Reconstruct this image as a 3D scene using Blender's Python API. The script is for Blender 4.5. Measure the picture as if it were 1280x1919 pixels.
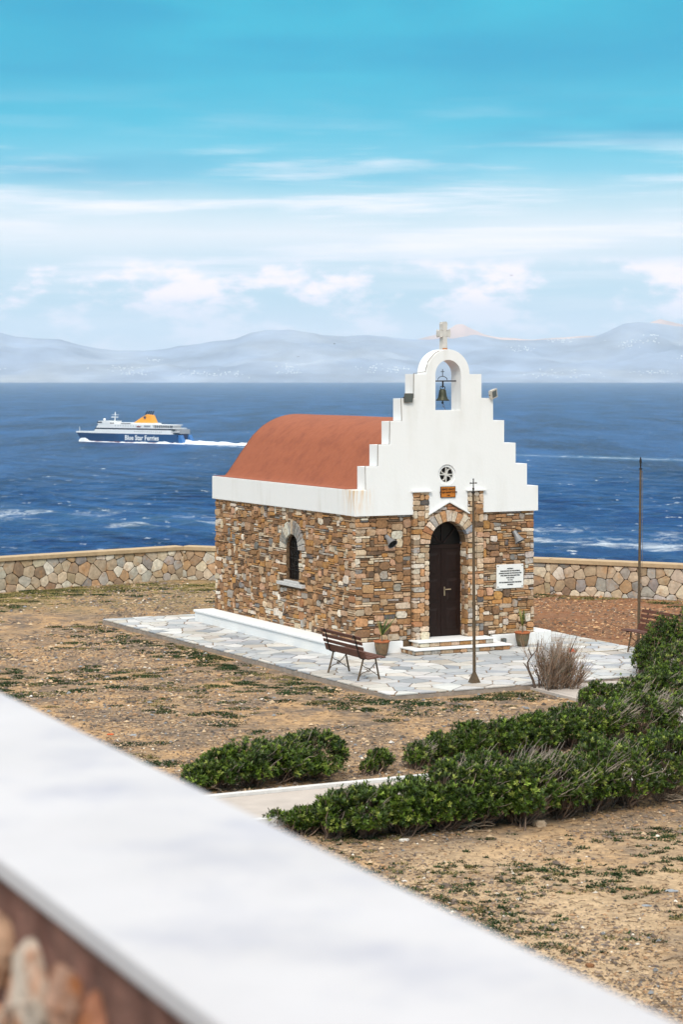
import bpy, math, random
import numpy as np
from mathutils import Vector
from mathutils.geometry import tessellate_polygon

for o in list(bpy.data.objects):
    bpy.data.objects.remove(o, do_unlink=True)
scene = bpy.context.scene
COL = scene.collection
PI = math.pi

# ------------------------------------------------------------------ camera
HC = 5.5                 # eye height above the paved forecourt (z = 0)
cam_d = bpy.data.cameras.new('camera')
cam = bpy.data.objects.new('camera', cam_d)
COL.objects.link(cam)
cam.location = (0, 0, HC)
cam.rotation_euler = (math.radians(90), 0, 0)
cam_d.sensor_fit = 'HORIZONTAL'
cam_d.sensor_width = 24.0
cam_d.lens = 75.0
cam_d.shift_y = -252.5 / 1280
cam_d.clip_start = 0.1
cam_d.clip_end = 200000
cam_d.dof.use_dof = True
cam_d.dof.focus_distance = 46.0
cam_d.dof.aperture_fstop = 4.0
scene.camera = cam

# ------------------------------------------------------------------ world
def s2l(v):
    v = v / 255.0
    return v / 12.92 if v <= 0.04045 else ((v + 0.055) / 1.055) ** 2.4
def rgb(r, g, b):
    return (s2l(r), s2l(g), s2l(b))

SUN_EL, SUN_AZ = math.radians(46), math.atan2(-0.16, -0.98)
world = bpy.data.worlds.new('World')
scene.world = world
world.use_nodes = True
world.cycles.sampling_method = 'MANUAL'
world.cycles.sample_map_resolution = 256
def build_world():
    nt = world.node_tree
    N, L = nt.nodes, nt.links
    N.clear()
    def m(op, a, b=None, c=None, clamp=False):
        n = N.new('ShaderNodeMath'); n.operation = op; n.use_clamp = clamp
        for i, v in enumerate((a, b, c)):
            if v is None: continue
            if isinstance(v, (int, float)): n.inputs[i].default_value = v
            else: L.new(v, n.inputs[i])
        return n.outputs[0]
    def ramp(fac, pts, interp='EASE'):
        n = N.new('ShaderNodeValToRGB'); n.color_ramp.interpolation = interp
        els = n.color_ramp.elements
        while len(els) < len(pts): els.new(0.5)
        for e, (p, c) in zip(els, pts):
            e.position = p; e.color = (*c, 1) if len(c) == 3 else c
        L.new(fac, n.inputs[0]); return n.outputs[0]
    def mix(f, a, b):
        n = N.new('ShaderNodeMix'); n.data_type = 'RGBA'
        for i, v in ((0, f), (6, a), (7, b)):
            if isinstance(v, (int, float)): n.inputs[i].default_value = v
            elif isinstance(v, tuple): n.inputs[i].default_value = (*v, 1)
            else: L.new(v, n.inputs[i])
        return n.outputs[2]
    def noise(vec, scale, detail=5, rough=0.55, dist=0.0):
        n = N.new('ShaderNodeTexNoise'); n.inputs['Scale'].default_value = scale
        n.inputs['Detail'].default_value = detail; n.inputs['Roughness'].default_value = rough
        n.inputs['Distortion'].default_value = dist
        L.new(vec, n.inputs['Vector']); return n.outputs['Fac']
    def sstep(x, lo, hi):
        n = N.new('ShaderNodeMapRange'); n.interpolation_type = 'SMOOTHSTEP'
        L.new(x, n.inputs['Value'])
        for k, v in (('From Min', lo), ('From Max', hi)):
            if isinstance(v, (int, float)): n.inputs[k].default_value = v
            else: L.new(v, n.inputs[k])
        return n.outputs['Result']
    tc = N.new('ShaderNodeTexCoord'); sep = N.new('ShaderNodeSeparateXYZ')
    L.new(tc.outputs['Generated'], sep.inputs[0])
    x, y, z = sep.outputs
    u = m('ARCTAN2', x, y)
    hor = m('SQRT', m('ADD', m('MULTIPLY', x, x), m('MULTIPLY', y, y)))
    t = m('ARCTAN2', z, hor)                     # elevation angle, radians
    def vec(us, ts, off=0.0):
        c = N.new('ShaderNodeCombineXYZ')
        L.new(m('MULTIPLY', u, us), c.inputs[0]); L.new(m('MULTIPLY_ADD', t, ts, off), c.inputs[1])
        return c.outputs[0]
    # clear-air colour by elevation, over the physical sky
    sky = N.new('ShaderNodeTexSky'); sky.sky_type = 'NISHITA'; sky.sun_disc = False
    sky.sun_elevation = SUN_EL; sky.sun_rotation = SUN_AZ
    sky_c = N.new('ShaderNodeMix'); sky_c.data_type = 'RGBA'; sky_c.blend_type = 'MULTIPLY'
    sky_c.inputs[0].default_value = 1.0
    L.new(sky.outputs[0], sky_c.inputs[6]); sky_c.inputs[7].default_value = (0.1, 0.1, 0.1, 1)
    wob = m('MULTIPLY', m('SUBTRACT', noise(vec(5, 20), 1.0, 4), 0.5), 0.024)
    te = m('ADD', t, wob)
    grad = ramp(m('MULTIPLY', te, 5.0, clamp=True), [
        (0.00, rgb(214, 226, 243)), (0.10, rgb(205, 226, 241)), (0.19, rgb(190, 224, 238)),
        (0.26, rgb(206, 230, 242)), (0.335, rgb(238, 245, 251)), (0.40, rgb(196, 228, 240)),
        (0.47, rgb(120, 206, 230)), (0.58, rgb(50, 190, 220)), (0.74, (0.0, 0.41, 0.63)), (1.0, (0.0, 0.37, 0.58))], 'LINEAR')
    base0 = mix(0.03, grad, sky_c.outputs[2])
    sc = N.new('ShaderNodeMix'); sc.data_type = 'RGBA'; sc.blend_type = 'MULTIPLY'; sc.inputs[0].default_value = 1.0
    L.new(base0, sc.inputs[6]); sc.inputs[7].default_value = (0.78, 0.78, 0.78, 1); base = sc.outputs[2]
    # long stratus streaks
    n1 = noise(vec(6, 78, 3.1), 1.0, 6, 0.58, 0.25)
    band = ramp(m('MULTIPLY', t, 5.0, clamp=True), [(0.0, (0.15,)*3), (0.18, (0.3,)*3), (0.28, (0.9,)*3), (0.42, (1,)*3), (0.50, (0.75,)*3), (0.58, (0.16,)*3), (0.7, (0.0,)*3), (1.0, (0.0,)*3)])
    s1 = m('MULTIPLY', m('MULTIPLY', sstep(n1, 0.45, 0.70), band), 0.85)
    c1 = mix(s1, base, (0.84, 0.80, 0.84))
    n1b = noise(vec(4.2, 17, 9.7), 1.0, 5, 0.55, 0.4)
    s1b = m('MULTIPLY', sstep(n1b, 0.40, 0.70), sstep(t, 0.07, 0.16))
    c1 = mix(m('MULTIPLY', s1b, 0.50), c1, tuple(0.8 * v for v in rgb(50, 200, 224)))
    n1c = noise(vec(3.0, 24, 31.0), 1.0, 4, 0.5, 0.2)
    s1c = m('MULTIPLY', sstep(n1c, 0.50, 0.72), sstep(t, 0.06, 0.12))
    c1 = mix(m('MULTIPLY', s1c, 0.8), c1, tuple(0.8 * v for v in rgb(0, 158, 200)))
    # small cumulus above the far shore
    n2 = noise(vec(22, 48, 1.7), 1.0, 7, 0.58)
    b2 = ramp(m('MULTIPLY', t, 10.0, clamp=True), [(0.0, (0,)*3), (0.17, (0.35,)*3), (0.30, (0.55,)*3), (0.40, (1,)*3), (0.50, (0.85,)*3), (0.58, (0,)*3)])
    s2 = m('MULTIPLY', sstep(n2, 0.45, 0.60), b2)
    c2 = mix(m('MULTIPLY', s2, 0.85), c1, (1.02, 0.86, 0.90))
    # the broken white overcast that lights the place, higher up the dome
    n3 = noise(tc.outputs['Generated'], 2.2, 5, 0.55)
    s3 = m('MULTIPLY', sstep(m('ADD', t, m('MULTIPLY', m('SUBTRACT', n3, 0.5), 0.5)), 0.22, 0.62), 0.95)
    cl = mix(n3, (0.92, 0.92, 0.93), (1.42, 1.38, 1.32))
    c3 = mix(s3, c2, cl)
    bg = N.new('ShaderNodeBackground'); bg.inputs['Strength'].default_value = 1.0
    L.new(c3, bg.inputs['Color'])
    out = N.new('ShaderNodeOutputWorld'); L.new(bg.outputs[0], out.inputs['Surface'])
build_world()

sun_d = bpy.data.lights.new('sun', 'SUN')
sun_d.energy = 1.7
sun_d.angle = math.radians(18)
sun_d.color = (1.0, 0.93, 0.82)
sun = bpy.data.objects.new('sun', sun_d)
COL.objects.link(sun)
sd = Vector((math.sin(SUN_AZ) * math.cos(SUN_EL), math.cos(SUN_AZ) * math.cos(SUN_EL), math.sin(SUN_EL)))
sun.rotation_euler = (-sd).to_track_quat('-Z', 'Y').to_euler()
sun.location = (10, -20, 40)

vs = scene.view_settings
vs.view_transform = 'Standard'
vs.look = 'None'
vs.gamma = 1.0
vs.exposure = 0.48
vs.use_curve_mapping = False
scene.render.engine = 'CYCLES'
cy = scene.cycles
cy.use_denoising = True
try:
    cy.denoiser = 'OPENIMAGEDENOISE'
except Exception:
    pass
cy.max_bounces = 5
cy.diffuse_bounces = 2
cy.glossy_bounces = 2
cy.transmission_bounces = 3
cy.volume_bounces = 3
cy.transparent_max_bounces = 6
cy.sample_clamp_indirect = 6.0

# ------------------------------------------------------------------ materials
MATS = {}
def mat(name, base=None, rough=0.8, metal=0.0, spec=0.4, var=None, bump=None, attr=False, tint=None, tint_scale=1.0, tint_rng=(0.45, 0.65), trans=0.0):
    """procedural material; var=(scale, amount) value mottling, bump=(scale, distance), tint=second colour by noise"""
    if name in MATS: return MATS[name]
    m = bpy.data.materials.new(name); m.use_nodes = True
    nt = m.node_tree; N, L = nt.nodes, nt.links
    b = N['Principled BSDF']
    b.inputs['Roughness'].default_value = rough
    b.inputs['Metallic'].default_value = metal
    b.inputs['Specular IOR Level'].default_value = spec
    geo = N.new('ShaderNodeNewGeometry')
    pos = geo.outputs['Position']
    if attr:
        a = N.new('ShaderNodeAttribute'); a.attribute_name = 'col'; colr = a.outputs['Color']
    else:
        c = N.new('ShaderNodeRGB'); c.outputs[0].default_value = (*base, 1); colr = c.outputs[0]
    def nz(scale, detail=4, rough_=0.6):
        n = N.new('ShaderNodeTexNoise'); n.inputs['Scale'].default_value = scale
        n.inputs['Detail'].default_value = detail; n.inputs['Roughness'].default_value = rough_
        L.new(pos, n.inputs['Vector']); return n.outputs['Fac']
    if tint:
        r = N.new('ShaderNodeMapRange'); r.inputs['From Min'].default_value = tint_rng[0]; r.inputs['From Max'].default_value = tint_rng[1]
        L.new(nz(tint_scale, 5), r.inputs['Value'])
        x = N.new('ShaderNodeMix'); x.data_type = 'RGBA'; L.new(r.outputs[0], x.inputs[0]); L.new(colr, x.inputs[6])
        x.inputs[7].default_value = (*tint, 1); colr = x.outputs[2]
    if var:
        r = N.new('ShaderNodeMapRange'); r.inputs['From Min'].default_value = 0.25; r.inputs['From Max'].default_value = 0.75
        r.inputs['To Min'].default_value = 1 - var[1]; r.inputs['To Max'].default_value = 1 + var[1]
        L.new(nz(var[0], 6), r.inputs['Value'])
        x = N.new('ShaderNodeMix'); x.data_type = 'RGBA'; x.blend_type = 'MULTIPLY'; x.inputs[0].default_value = 1
        L.new(colr, x.inputs[6]); L.new(r.outputs[0], x.inputs[7]); colr = x.outputs[2]
    L.new(colr, b.inputs['Base Color'])
    if bump:
        bp = N.new('ShaderNodeBump'); bp.inputs['Distance'].default_value = bump[1]; bp.inputs['Strength'].default_value = 1.0
        L.new(nz(bump[0], 5), bp.inputs['Height']); L.new(bp.outputs[0], b.inputs['Normal'])
    if trans:
        tr = N.new('ShaderNodeBsdfTranslucent'); L.new(colr, tr.inputs[0])
        ms = N.new('ShaderNodeMixShader'); ms.inputs[0].default_value = trans
        L.new(b.outputs[0], ms.inputs[1]); L.new(tr.outputs[0], ms.inputs[2])
        L.new(ms.outputs[0], N['Material Output'].inputs['Surface'])
    MATS[name] = m
    return m

M_STONE = mat('rubble_stone', attr=True, rough=0.85, spec=0.25, var=(22, 0.38), bump=(45, 0.006), tint=rgb(158, 116, 78), tint_scale=9, tint_rng=(0.52, 0.80))
M_MORTAR = mat('earth_mortar', rgb(112, 90, 68), 0.95, var=(18, 0.35), bump=(40, 0.008))
M_WALLSTONE = mat('field_stone', attr=True, rough=0.85, spec=0.25, var=(9, 0.30), bump=(28, 0.008), tint=rgb(176, 132, 88), tint_scale=4, tint_rng=(0.54, 0.8))
M_WALLCAP = mat('tan_coping', rgb(178, 154, 122), 0.9, var=(6, 0.18), bump=(40, 0.003))
M_PLASTER = mat('white_limewash', (0.80, 0.80, 0.80), 0.75, spec=0.3, var=(1.4, 0.045), bump=(16, 0.0022))
M_ROOF = mat('terracotta_render', rgb(150, 85, 58), 0.8, spec=0.3, var=(9, 0.09), bump=(7, 0.012), tint=rgb(128, 70, 50), tint_scale=2.6, tint_rng=(0.48, 0.85))
M_FLAG = mat('pale_flagstone', attr=True, rough=0.7, spec=0.35, var=(5, 0.13), bump=(22, 0.004))
M_JOINT = mat('paving_mortar', rgb(132, 110, 90), 0.95, var=(9, 0.2), bump=(30, 0.004))
M_KERB = mat('rough_concrete_edge', rgb(150, 138, 128), 0.95, var=(7, 0.3), bump=(22, 0.012))
M_PATH = mat('pale_concrete', rgb(178, 168, 160), 0.85, var=(3, 0.12), bump=(30, 0.003))
M_PATHEDGE = mat('white_painted_edge', (0.62, 0.61, 0.60), 0.8, var=(5, 0.12), bump=(25, 0.004))
M_CAP = mat('white_marble_cap', (0.505, 0.488, 0.505), 0.55, spec=0.3, var=(2.3, 0.07), tint=(0.36, 0.36, 0.42), tint_scale=3.2, tint_rng=(0.49, 0.80), bump=(7, 0.004))
M_REDMORTAR = mat('red_brown_mortar', rgb(124, 88, 76), 0.95, var=(11, 0.45), bump=(14, 0.03), tint=rgb(92, 58, 48), tint_scale=5)
M_WOOD = mat('dark_brown_wood', rgb(36, 23, 19), 0.5, spec=0.2, var=(12, 0.3), bump=(30, 0.001))
M_BENCH = mat('weathered_red_brown_wood', rgb(92, 56, 44), 0.6, var=(16, 0.3), bump=(50, 0.002))
M_IRON = mat('rusty_iron', rgb(96, 80, 62), 0.7, 0.3, var=(20, 0.3), bump=(60, 0.001))
M_DARKIRON = mat('black_iron', rgb(42, 38, 36), 0.6, 0.4)
M_BRONZE = mat('dark_bronze', rgb(70, 72, 60), 0.5, 0.6, var=(15, 0.3))
M_POT = mat('old_clay_pot', rgb(122, 96, 70), 0.85, var=(14, 0.35), bump=(30, 0.003), tint=rgb(92, 92, 76), tint_scale=6)
M_POTRIM = mat('orange_clay_rim', rgb(168, 98, 60), 0.85, var=(14, 0.2))
M_SOIL = mat('dark_soil', rgb(60, 46, 36), 1.0)
M_GREEN = mat('yucca_leaf', attr=True, rough=0.5)
M_GLASS = mat('dark_glass', (0.008, 0.009, 0.010), 0.2, spec=0.2)
M_SILL = mat('grey_marble_sill', rgb(196, 194, 192), 0.6, var=(9, 0.12))
M_HORN = mat('grey_horn_metal', rgb(132, 132, 134), 0.45, 0.2)
M_BLACK = mat('black_inside', (0.015, 0.014, 0.014), 0.8)
M_LAMP = mat('lamp_housing', rgb(196, 190, 180), 0.6, var=(20, 0.15))
M_LAMPGREY = mat('lamp_housing_grey', rgb(92, 88, 82), 0.6, var=(20, 0.15))
M_LAMPGLASS = mat('lamp_glass', rgb(96, 104, 104), 0.15, spec=0.6)
M_BRASS = mat('dull_brass', rgb(190, 170, 140), 0.35, 0.8)
M_SIGN = mat('orange_wood_sign', rgb(186, 112, 36), 0.6, var=(14, 0.15))
M_SIGNDARK = mat('dark_sign_paint', rgb(66, 34, 14), 0.7)
M_MARBLE = mat('white_marble_plaque', (0.80, 0.79, 0.77), 0.4, var=(6, 0.04))
M_INK = mat('engraved_black', (0.03, 0.03, 0.035), 0.7)
M_LEAF = mat('evergreen_leaf', attr=True, rough=0.45, spec=0.35, trans=0.22)
M_TWIG = mat('grey_twig', attr=True, rough=0.9, spec=0.2)
M_GRASS = mat('low_grass', attr=True, rough=0.8, spec=0.2, trans=0.15)
M_PEBBLE = mat('pebbles', attr=True, rough=0.9, spec=0.25)
M_ROCK = mat('rock', attr=True, rough=0.9, spec=0.2, var=(25, 0.3), bump=(40, 0.01))
M_CROSS = mat('weathered_white_stone', rgb(198, 195, 190), 0.85, var=(9, 0.14), bump=(30, 0.004))
M_RUST = mat('rust_orange', rgb(176, 110, 50), 0.9)
M_CABLE = mat('brown_cable', rgb(120, 104, 88), 0.8)
M_RED = mat('red_clay', rgb(196, 84, 50), 0.8, var=(20, 0.2))

# ------------------------------------------------------------------ mesh helpers
def link(o, parent=None, label=None, cat=None, group=None, kind=None):
    COL.objects.link(o)
    if parent is not None: o.parent = parent
    if label: o['label'] = label
    if cat: o['category'] = cat
    if group: o['group'] = group
    if kind: o['kind'] = kind
    return o

def empty(name, loc=(0, 0, 0), rz=0.0, label=None, cat=None, group=None):
    o = bpy.data.objects.new(name, None)
    o.empty_display_size = 0.2
    o.location = loc; o.rotation_euler = (0, 0, rz)
    return link(o, None, label, cat, group)

def make_mesh(name, V, F, col=None, smooth=False):
    V = np.asarray(V, dtype=np.float64).reshape(-1, 3)
    me = bpy.data.meshes.new(name)
    if isinstance(F, np.ndarray):
        n, k = F.shape
        me.vertices.add(len(V)); me.vertices.foreach_set('co', V.astype(np.float32).ravel())
        me.loops.add(n * k); me.loops.foreach_set('vertex_index', F.astype(np.int32).ravel())
        me.polygons.add(n)
        me.polygons.foreach_set('loop_start', np.arange(0, n * k, k, dtype=np.int32))
        me.polygons.foreach_set('loop_total', np.full(n, k, dtype=np.int32))
        me.update(calc_edges=True)
    else:
        me.from_pydata([tuple(v) for v in V], [], [list(f) for f in F])
        me.update()
    if smooth:
        me.polygons.foreach_set('use_smooth', np.ones(len(me.polygons), dtype=bool))
    if col is not None:
        col = np.asarray(col, dtype=np.float32)
        if col.ndim == 1: col = np.tile(col, (len(V), 1))
        if col.shape[1] == 3: col = np.hstack([col, np.ones((len(col), 1), np.float32)])
        at = me.attributes.new('col', 'FLOAT_COLOR', 'POINT')
        at.data.foreach_set('color', col.astype(np.float32).ravel())
    return me

def add(name, V, F, material, parent=None, col=None, smooth=False, center=False, bevel=0.0, **tags):
    V = np.asarray(V, dtype=np.float64).reshape(-1, 3)
    c = np.zeros(3)
    if center:
        c = (V.min(0) + V.max(0)) / 2; V = V - c
    o = bpy.data.objects.new(name, make_mesh(name, V, F, col, smooth))
    o.data.materials.append(material)
    o.location = c
    link(o, parent, **tags)
    if bevel:
        b = o.modifiers.new('soft edges', 'BEVEL'); b.width = bevel; b.segments = 2; b.limit_method = 'ANGLE'; b.angle_limit = math.radians(40)
    return o

class MB:
    """collects shapes for ONE mesh"""
    def __init__(self): self.V = []; self.F = []; self.C = []
    def _add(self, vs, fs, c=None):
        n = len(self.V); self.V += [tuple(v) for v in vs]; self.F += [[n + i for i in f] for f in fs]
        self.C += [c if c is not None else (1, 1, 1)] * len(vs); return self
    def box(self, x0, x1, y0, y1, z0, z1):
        return self._add([(x0, y0, z0), (x1, y0, z0), (x1, y1, z0), (x0, y1, z0), (x0, y0, z1), (x1, y0, z1), (x1, y1, z1), (x0, y1, z1)],
                         [(0, 3, 2, 1), (4, 5, 6, 7), (0, 1, 5, 4), (1, 2, 6, 5), (2, 3, 7, 6), (3, 0, 4, 7)])
    def tube(self, pts, r, n=6, c=None, cap=True):
        pts = [Vector(p) for p in pts]
        rs = r if isinstance(r, (list, tuple)) else [r] * len(pts)
        vs, fs = [], []
        for i, p in enumerate(pts):
            d = (pts[min(i + 1, len(pts) - 1)] - pts[max(i - 1, 0)]).normalized()
            a = d.cross(Vector((0, 0, 1)) if abs(d.z) < 0.9 else Vector((1, 0, 0))).normalized(); b = d.cross(a)
            for k in range(n):
                t = 2 * PI * k / n
                vs.append(p + (a * math.cos(t) + b * math.sin(t)) * rs[i])
        for i in range(len(pts) - 1):
            for k in range(n):
                k2 = (k + 1) % n
                fs.append((i * n + k, i * n + k2, (i + 1) * n + k2, (i + 1) * n + k))
        if cap:
            fs.append(tuple(range(n))); fs.append(tuple(reversed(range((len(pts) - 1) * n, len(pts) * n))))
        return self._add(vs, fs, c)
    def lathe(self, prof, n=20, origin=(0, 0, 0), axis=None):
        """prof: list of (r, h)"""
        ax = Vector(axis).normalized() if axis else Vector((0, 0, 1))
        a = ax.cross(Vector((1, 0, 0)) if abs(ax.x) < 0.9 else Vector((0, 1, 0))).normalized(); b = ax.cross(a)
        o = Vector(origin); vs, fs = [], []
        for r, h in prof:
            for k in range(n):
                t = 2 * PI * k / n
                vs.append(o + ax * h + (a * math.cos(t) + b * math.sin(t)) * r)
        for i in range(len(prof) - 1):
            for k in range(n):
                k2 = (k + 1) % n
                fs.append((i * n + k, i * n + k2, (i + 1) * n + k2, (i + 1) * n + k))
        return self._add(vs, fs)
    def obj(self, name, material, parent=None, colored=False, **kw):
        return add(name, self.V, self.F, material, parent, col=np.array(self.C) if colored else None, **kw)

def plate(loops, fmap, d0, d1):
    """extrude a 2D outline with holes: loops of (a, b); fmap(a, b, d) -> point"""
    flat = [p for lp in loops for p in lp]
    tris = tessellate_polygon([[Vector((p[0], p[1], 0)) for p in lp] for lp in loops])
    n = len(flat)
    V = [fmap(a, b, d0) for a, b in flat] + [fmap(a, b, d1) for a, b in flat]
    F = []
    for t in tris:
        F.append(tuple(t)); F.append(tuple(i + n for i in reversed(t)))
    k = 0
    for lp in loops:
        m_ = len(lp)
        for i in range(m_):
            j = (i + 1) % m_
            F.append((k + i, k + j, k + j + n, k + i + n))
        k += m_
    return V, F

def fix_normals(o):
    import bmesh
    bm = bmesh.new(); bm.from_mesh(o.data)
    bmesh.ops.recalc_face_normals(bm, faces=bm.faces)
    bm.to_mesh(o.data); bm.free()
    return o

def arc(cx, cz, r, a0, a1, n):
    return [(cx + r * math.cos(a0 + (a1 - a0) * i / n), cz + r * math.sin(a0 + (a1 - a0) * i / n)) for i in range(n + 1)]

def text_mesh(name, body, size, material, parent, M, align='CENTER', bold=0.0, space=1.0, depth=0.002):
    cu = bpy.data.curves.new(name, 'FONT'); cu.body = body; cu.size = size; cu.align_x = align; cu.align_y = 'CENTER'
    cu.offset = bold; cu.extrude = depth; cu.space_line = space; cu.resolution_u = 2
    t = bpy.data.objects.new(name + '_curve', cu); COL.objects.link(t)
    dg = bpy.context.evaluated_depsgraph_get()
    me = bpy.data.meshes.new_from_object(t.evaluated_get(dg))
    bpy.data.objects.remove(t, do_unlink=True)
    me.transform(M); me.materials.clear(); me.materials.append(material)
    o = bpy.data.objects.new(name, me); link(o, parent)
    return o

# value noise for placing things
def vnoise(x, y, seed=0):
    x = np.asarray(x, float); y = np.asarray(y, float)
    xi = np.floor(x).astype(np.int64); yi = np.floor(y).astype(np.int64)
    fx = x - xi; fy = y - yi
    fx = fx * fx * (3 - 2 * fx); fy = fy * fy * (3 - 2 * fy)
    def h(a, b):
        n = (a * 374761393 + b * 668265263 + seed * 1442695041) & 0xFFFFFFFF
        n = ((n ^ (n >> 13)) * 1274126177) & 0xFFFFFFFF
        return ((n ^ (n >> 16)) & 0xFFFF) / 65535.0
    return (h(xi, yi) * (1 - fx) * (1 - fy) + h(xi + 1, yi) * fx * (1 - fy) + h(xi, yi + 1) * (1 - fx) * fy + h(xi + 1, yi + 1) * fx * fy)
def fbm(x, y, seed=0, oct=4):
    s = 0; a = 0.5; x = np.asarray(x, float); y = np.asarray(y, float)
    for i in range(oct):
        s = s + a * vnoise(x, y, seed + i); x = x * 2.03 + 5.1; y = y * 2.03 + 1.7; a *= 0.5
    return s / (1 - 0.5 ** oct)

# ------------------------------------------------------------------ place frames
TH = math.radians(27)
UF = np.array([math.cos(TH), math.sin(TH)]); US = np.array([-math.sin(TH), math.cos(TH)])
O2 = np.array([27 / 4000 * 42.3, 42.3])
def W2(x, y):                  # chapel frame -> world
    p = O2 + x * UF + y * US
    return float(p[0]), float(p[1])
SEA_Z = -59.0
GZ = -0.10                     # garden level
WALL_PTS = [(-40.0, 30.0), (-4.4, 59.3), (5.4, 55.2), (26.0, 44.0)]
def wall_y(x):
    return np.interp(x, [p[0] for p in WALL_PTS], [p[1] for p in WALL_PTS])

# ================================================================== SETTING
def ground_height(x, y):
    z = GZ + 0.05 * (fbm(x * 0.35, y * 0.35, 3) - 0.5) + 0.030 * (fbm(x * 2.2, y * 2.2, 8, 3) - 0.5)
    s = y - wall_y(x) - 3.0
    z = z - np.clip(s, 0, None) * 1.25
    return np.maximum(z, SEA_Z - 3)

def build_ground():
    xs = np.concatenate([np.linspace(-160, -13, 30)[:-1], np.arange(-13, 13, 0.11), np.linspace(13, 160, 30)])
    ys = np.concatenate([np.linspace(-160, 15, 24)[:-1], np.arange(15, 62, 0.11), np.linspace(62, 150, 40)])
    X, Y = np.meshgrid(xs, ys)
    Z = ground_height(X, Y)
    V = np.stack([X, Y, Z], -1).reshape(-1, 3)
    nx, ny = len(xs), len(ys)
    i = np.arange(nx - 1)[None, :] + nx * np.arange(ny - 1)[:, None]
    F = np.stack([i, i + 1, i + nx + 1, i + nx], -1).reshape(-1, 4)
    m = bpy.data.materials.new('dry_sandy_soil'); m.use_nodes = True
    nt = m.node_tree; N, L = nt.nodes, nt.links; b = N['Principled BSDF']
    b.inputs['Roughness'].default_value = 0.95; b.inputs['Specular IOR Level'].default_value = 0.15
    geo = N.new('ShaderNodeNewGeometry')
    def nz(scale, detail=5, rough=0.6):
        n = N.new('ShaderNodeTexNoise'); n.inputs['Scale'].default_value = scale; n.inputs['Detail'].default_value = detail
        n.inputs['Roughness'].default_value = rough; L.new(geo.outputs['Position'], n.inputs['Vector']); return n.outputs['Fac']
    def rng(v, a, b_, clamp=True):
        r = N.new('ShaderNodeMapRange'); r.inputs['From Min'].default_value = a; r.inputs['From Max'].default_value = b_
        L.new(v, r.inputs['Value']); return r.outputs[0]
    def mix(f, a, b_, blend='MIX'):
        x = N.new('ShaderNodeMix'); x.data_type = 'RGBA'; x.blend_type = blend
        for k, v in ((0, f), (6, a), (7, b_)):
            if isinstance(v, tuple): x.inputs[k].default_value = (*v, 1)
            elif isinstance(v, (int, float)): x.inputs[k].default_value = v
            else: L.new(v, x.inputs[k])
        return x.outputs[2]
    sand, tan, grey, red, olive = rgb(190, 154, 114), rgb(156, 132, 106), rgb(118, 104, 92), rgb(138, 90, 60), rgb(112, 104, 68)
    c = mix(rng(nz(0.55, 6, 0.65), 0.44, 0.60), sand, tan)
    c = mix(rng(nz(1.3, 9, 0.78), 0.44, 0.60), c, grey)
    # red earth by the sea wall to the right, olive turf by the wall to the left
    sep = N.new('ShaderNodeSeparateXYZ'); L.new(geo.outputs['Position'], sep.inputs[0])
    def mth(op, a, b_):
        n = N.new('ShaderNodeMath'); n.operation = op
        for k, v in ((0, a), (1, b_)):
            if isinstance(v, (int, float)): n.inputs[k].default_value = v
            else: L.new(v, n.inputs[k])
        return n.outputs[0]
    wob = mth('MULTIPLY', mth('SUBTRACT', nz(0.5), 0.5), 5.0)
    rx = mth('ADD', sep.outputs[0], wob)
    rf = mth('MULTIPLY', rng(rx, 2.5, 4.0), rng(mth('ADD', sep.outputs[1], wob), 43.5, 45.5))
    c = mix(mth('MULTIPLY', rf, 0.85), c, mix(rng(nz(3.0, 6), 0.42, 0.62), red, rgb(142, 104, 78)))
    of = mth('MULTIPLY', rng(mth('ADD', sep.outputs[1], mth('MULTIPLY', wob, 0.7)), 50.0, 52.0), mth('SUBTRACT', 1.0, rng(rx, -1.5, 0.0)))
    c = mix(mth('MULTIPLY', of, 0.6), c, mix(rng(nz(1.6, 6), 0.42, 0.6), olive, rgb(170, 142, 100)))
    nf = mth('SUBTRACT', 1.0, rng(mth('ADD', sep.outputs[1], wob), 23.5, 27.5))
    c = mix(mth('MULTIPLY', nf, rng(nz(0.7, 6, 0.65), 0.66, 0.44)), c, rgb(200, 172, 138))
    v = N.new('ShaderNodeMapRange'); v.inputs['From Min'].default_value = 0.3; v.inputs['From Max'].default_value = 0.7
    v.inputs['To Min'].default_value = 0.38; v.inputs['To Max'].default_value = 1.42
    L.new(nz(9, 10, 0.82), v.inputs['Value'])
    c = mix(1.0, c, v.outputs[0], 'MULTIPLY')
    L.new(c, b.inputs['Base Color'])
    bp = N.new('ShaderNodeBump'); bp.inputs['Distance'].default_value = 0.03
    L.new(nz(16, 8, 0.75), bp.inputs['Height']); L.new(bp.outputs[0], b.inputs['Normal'])
    add('ground', V, F, m, smooth=True, kind='structure')
build_ground()

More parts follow.
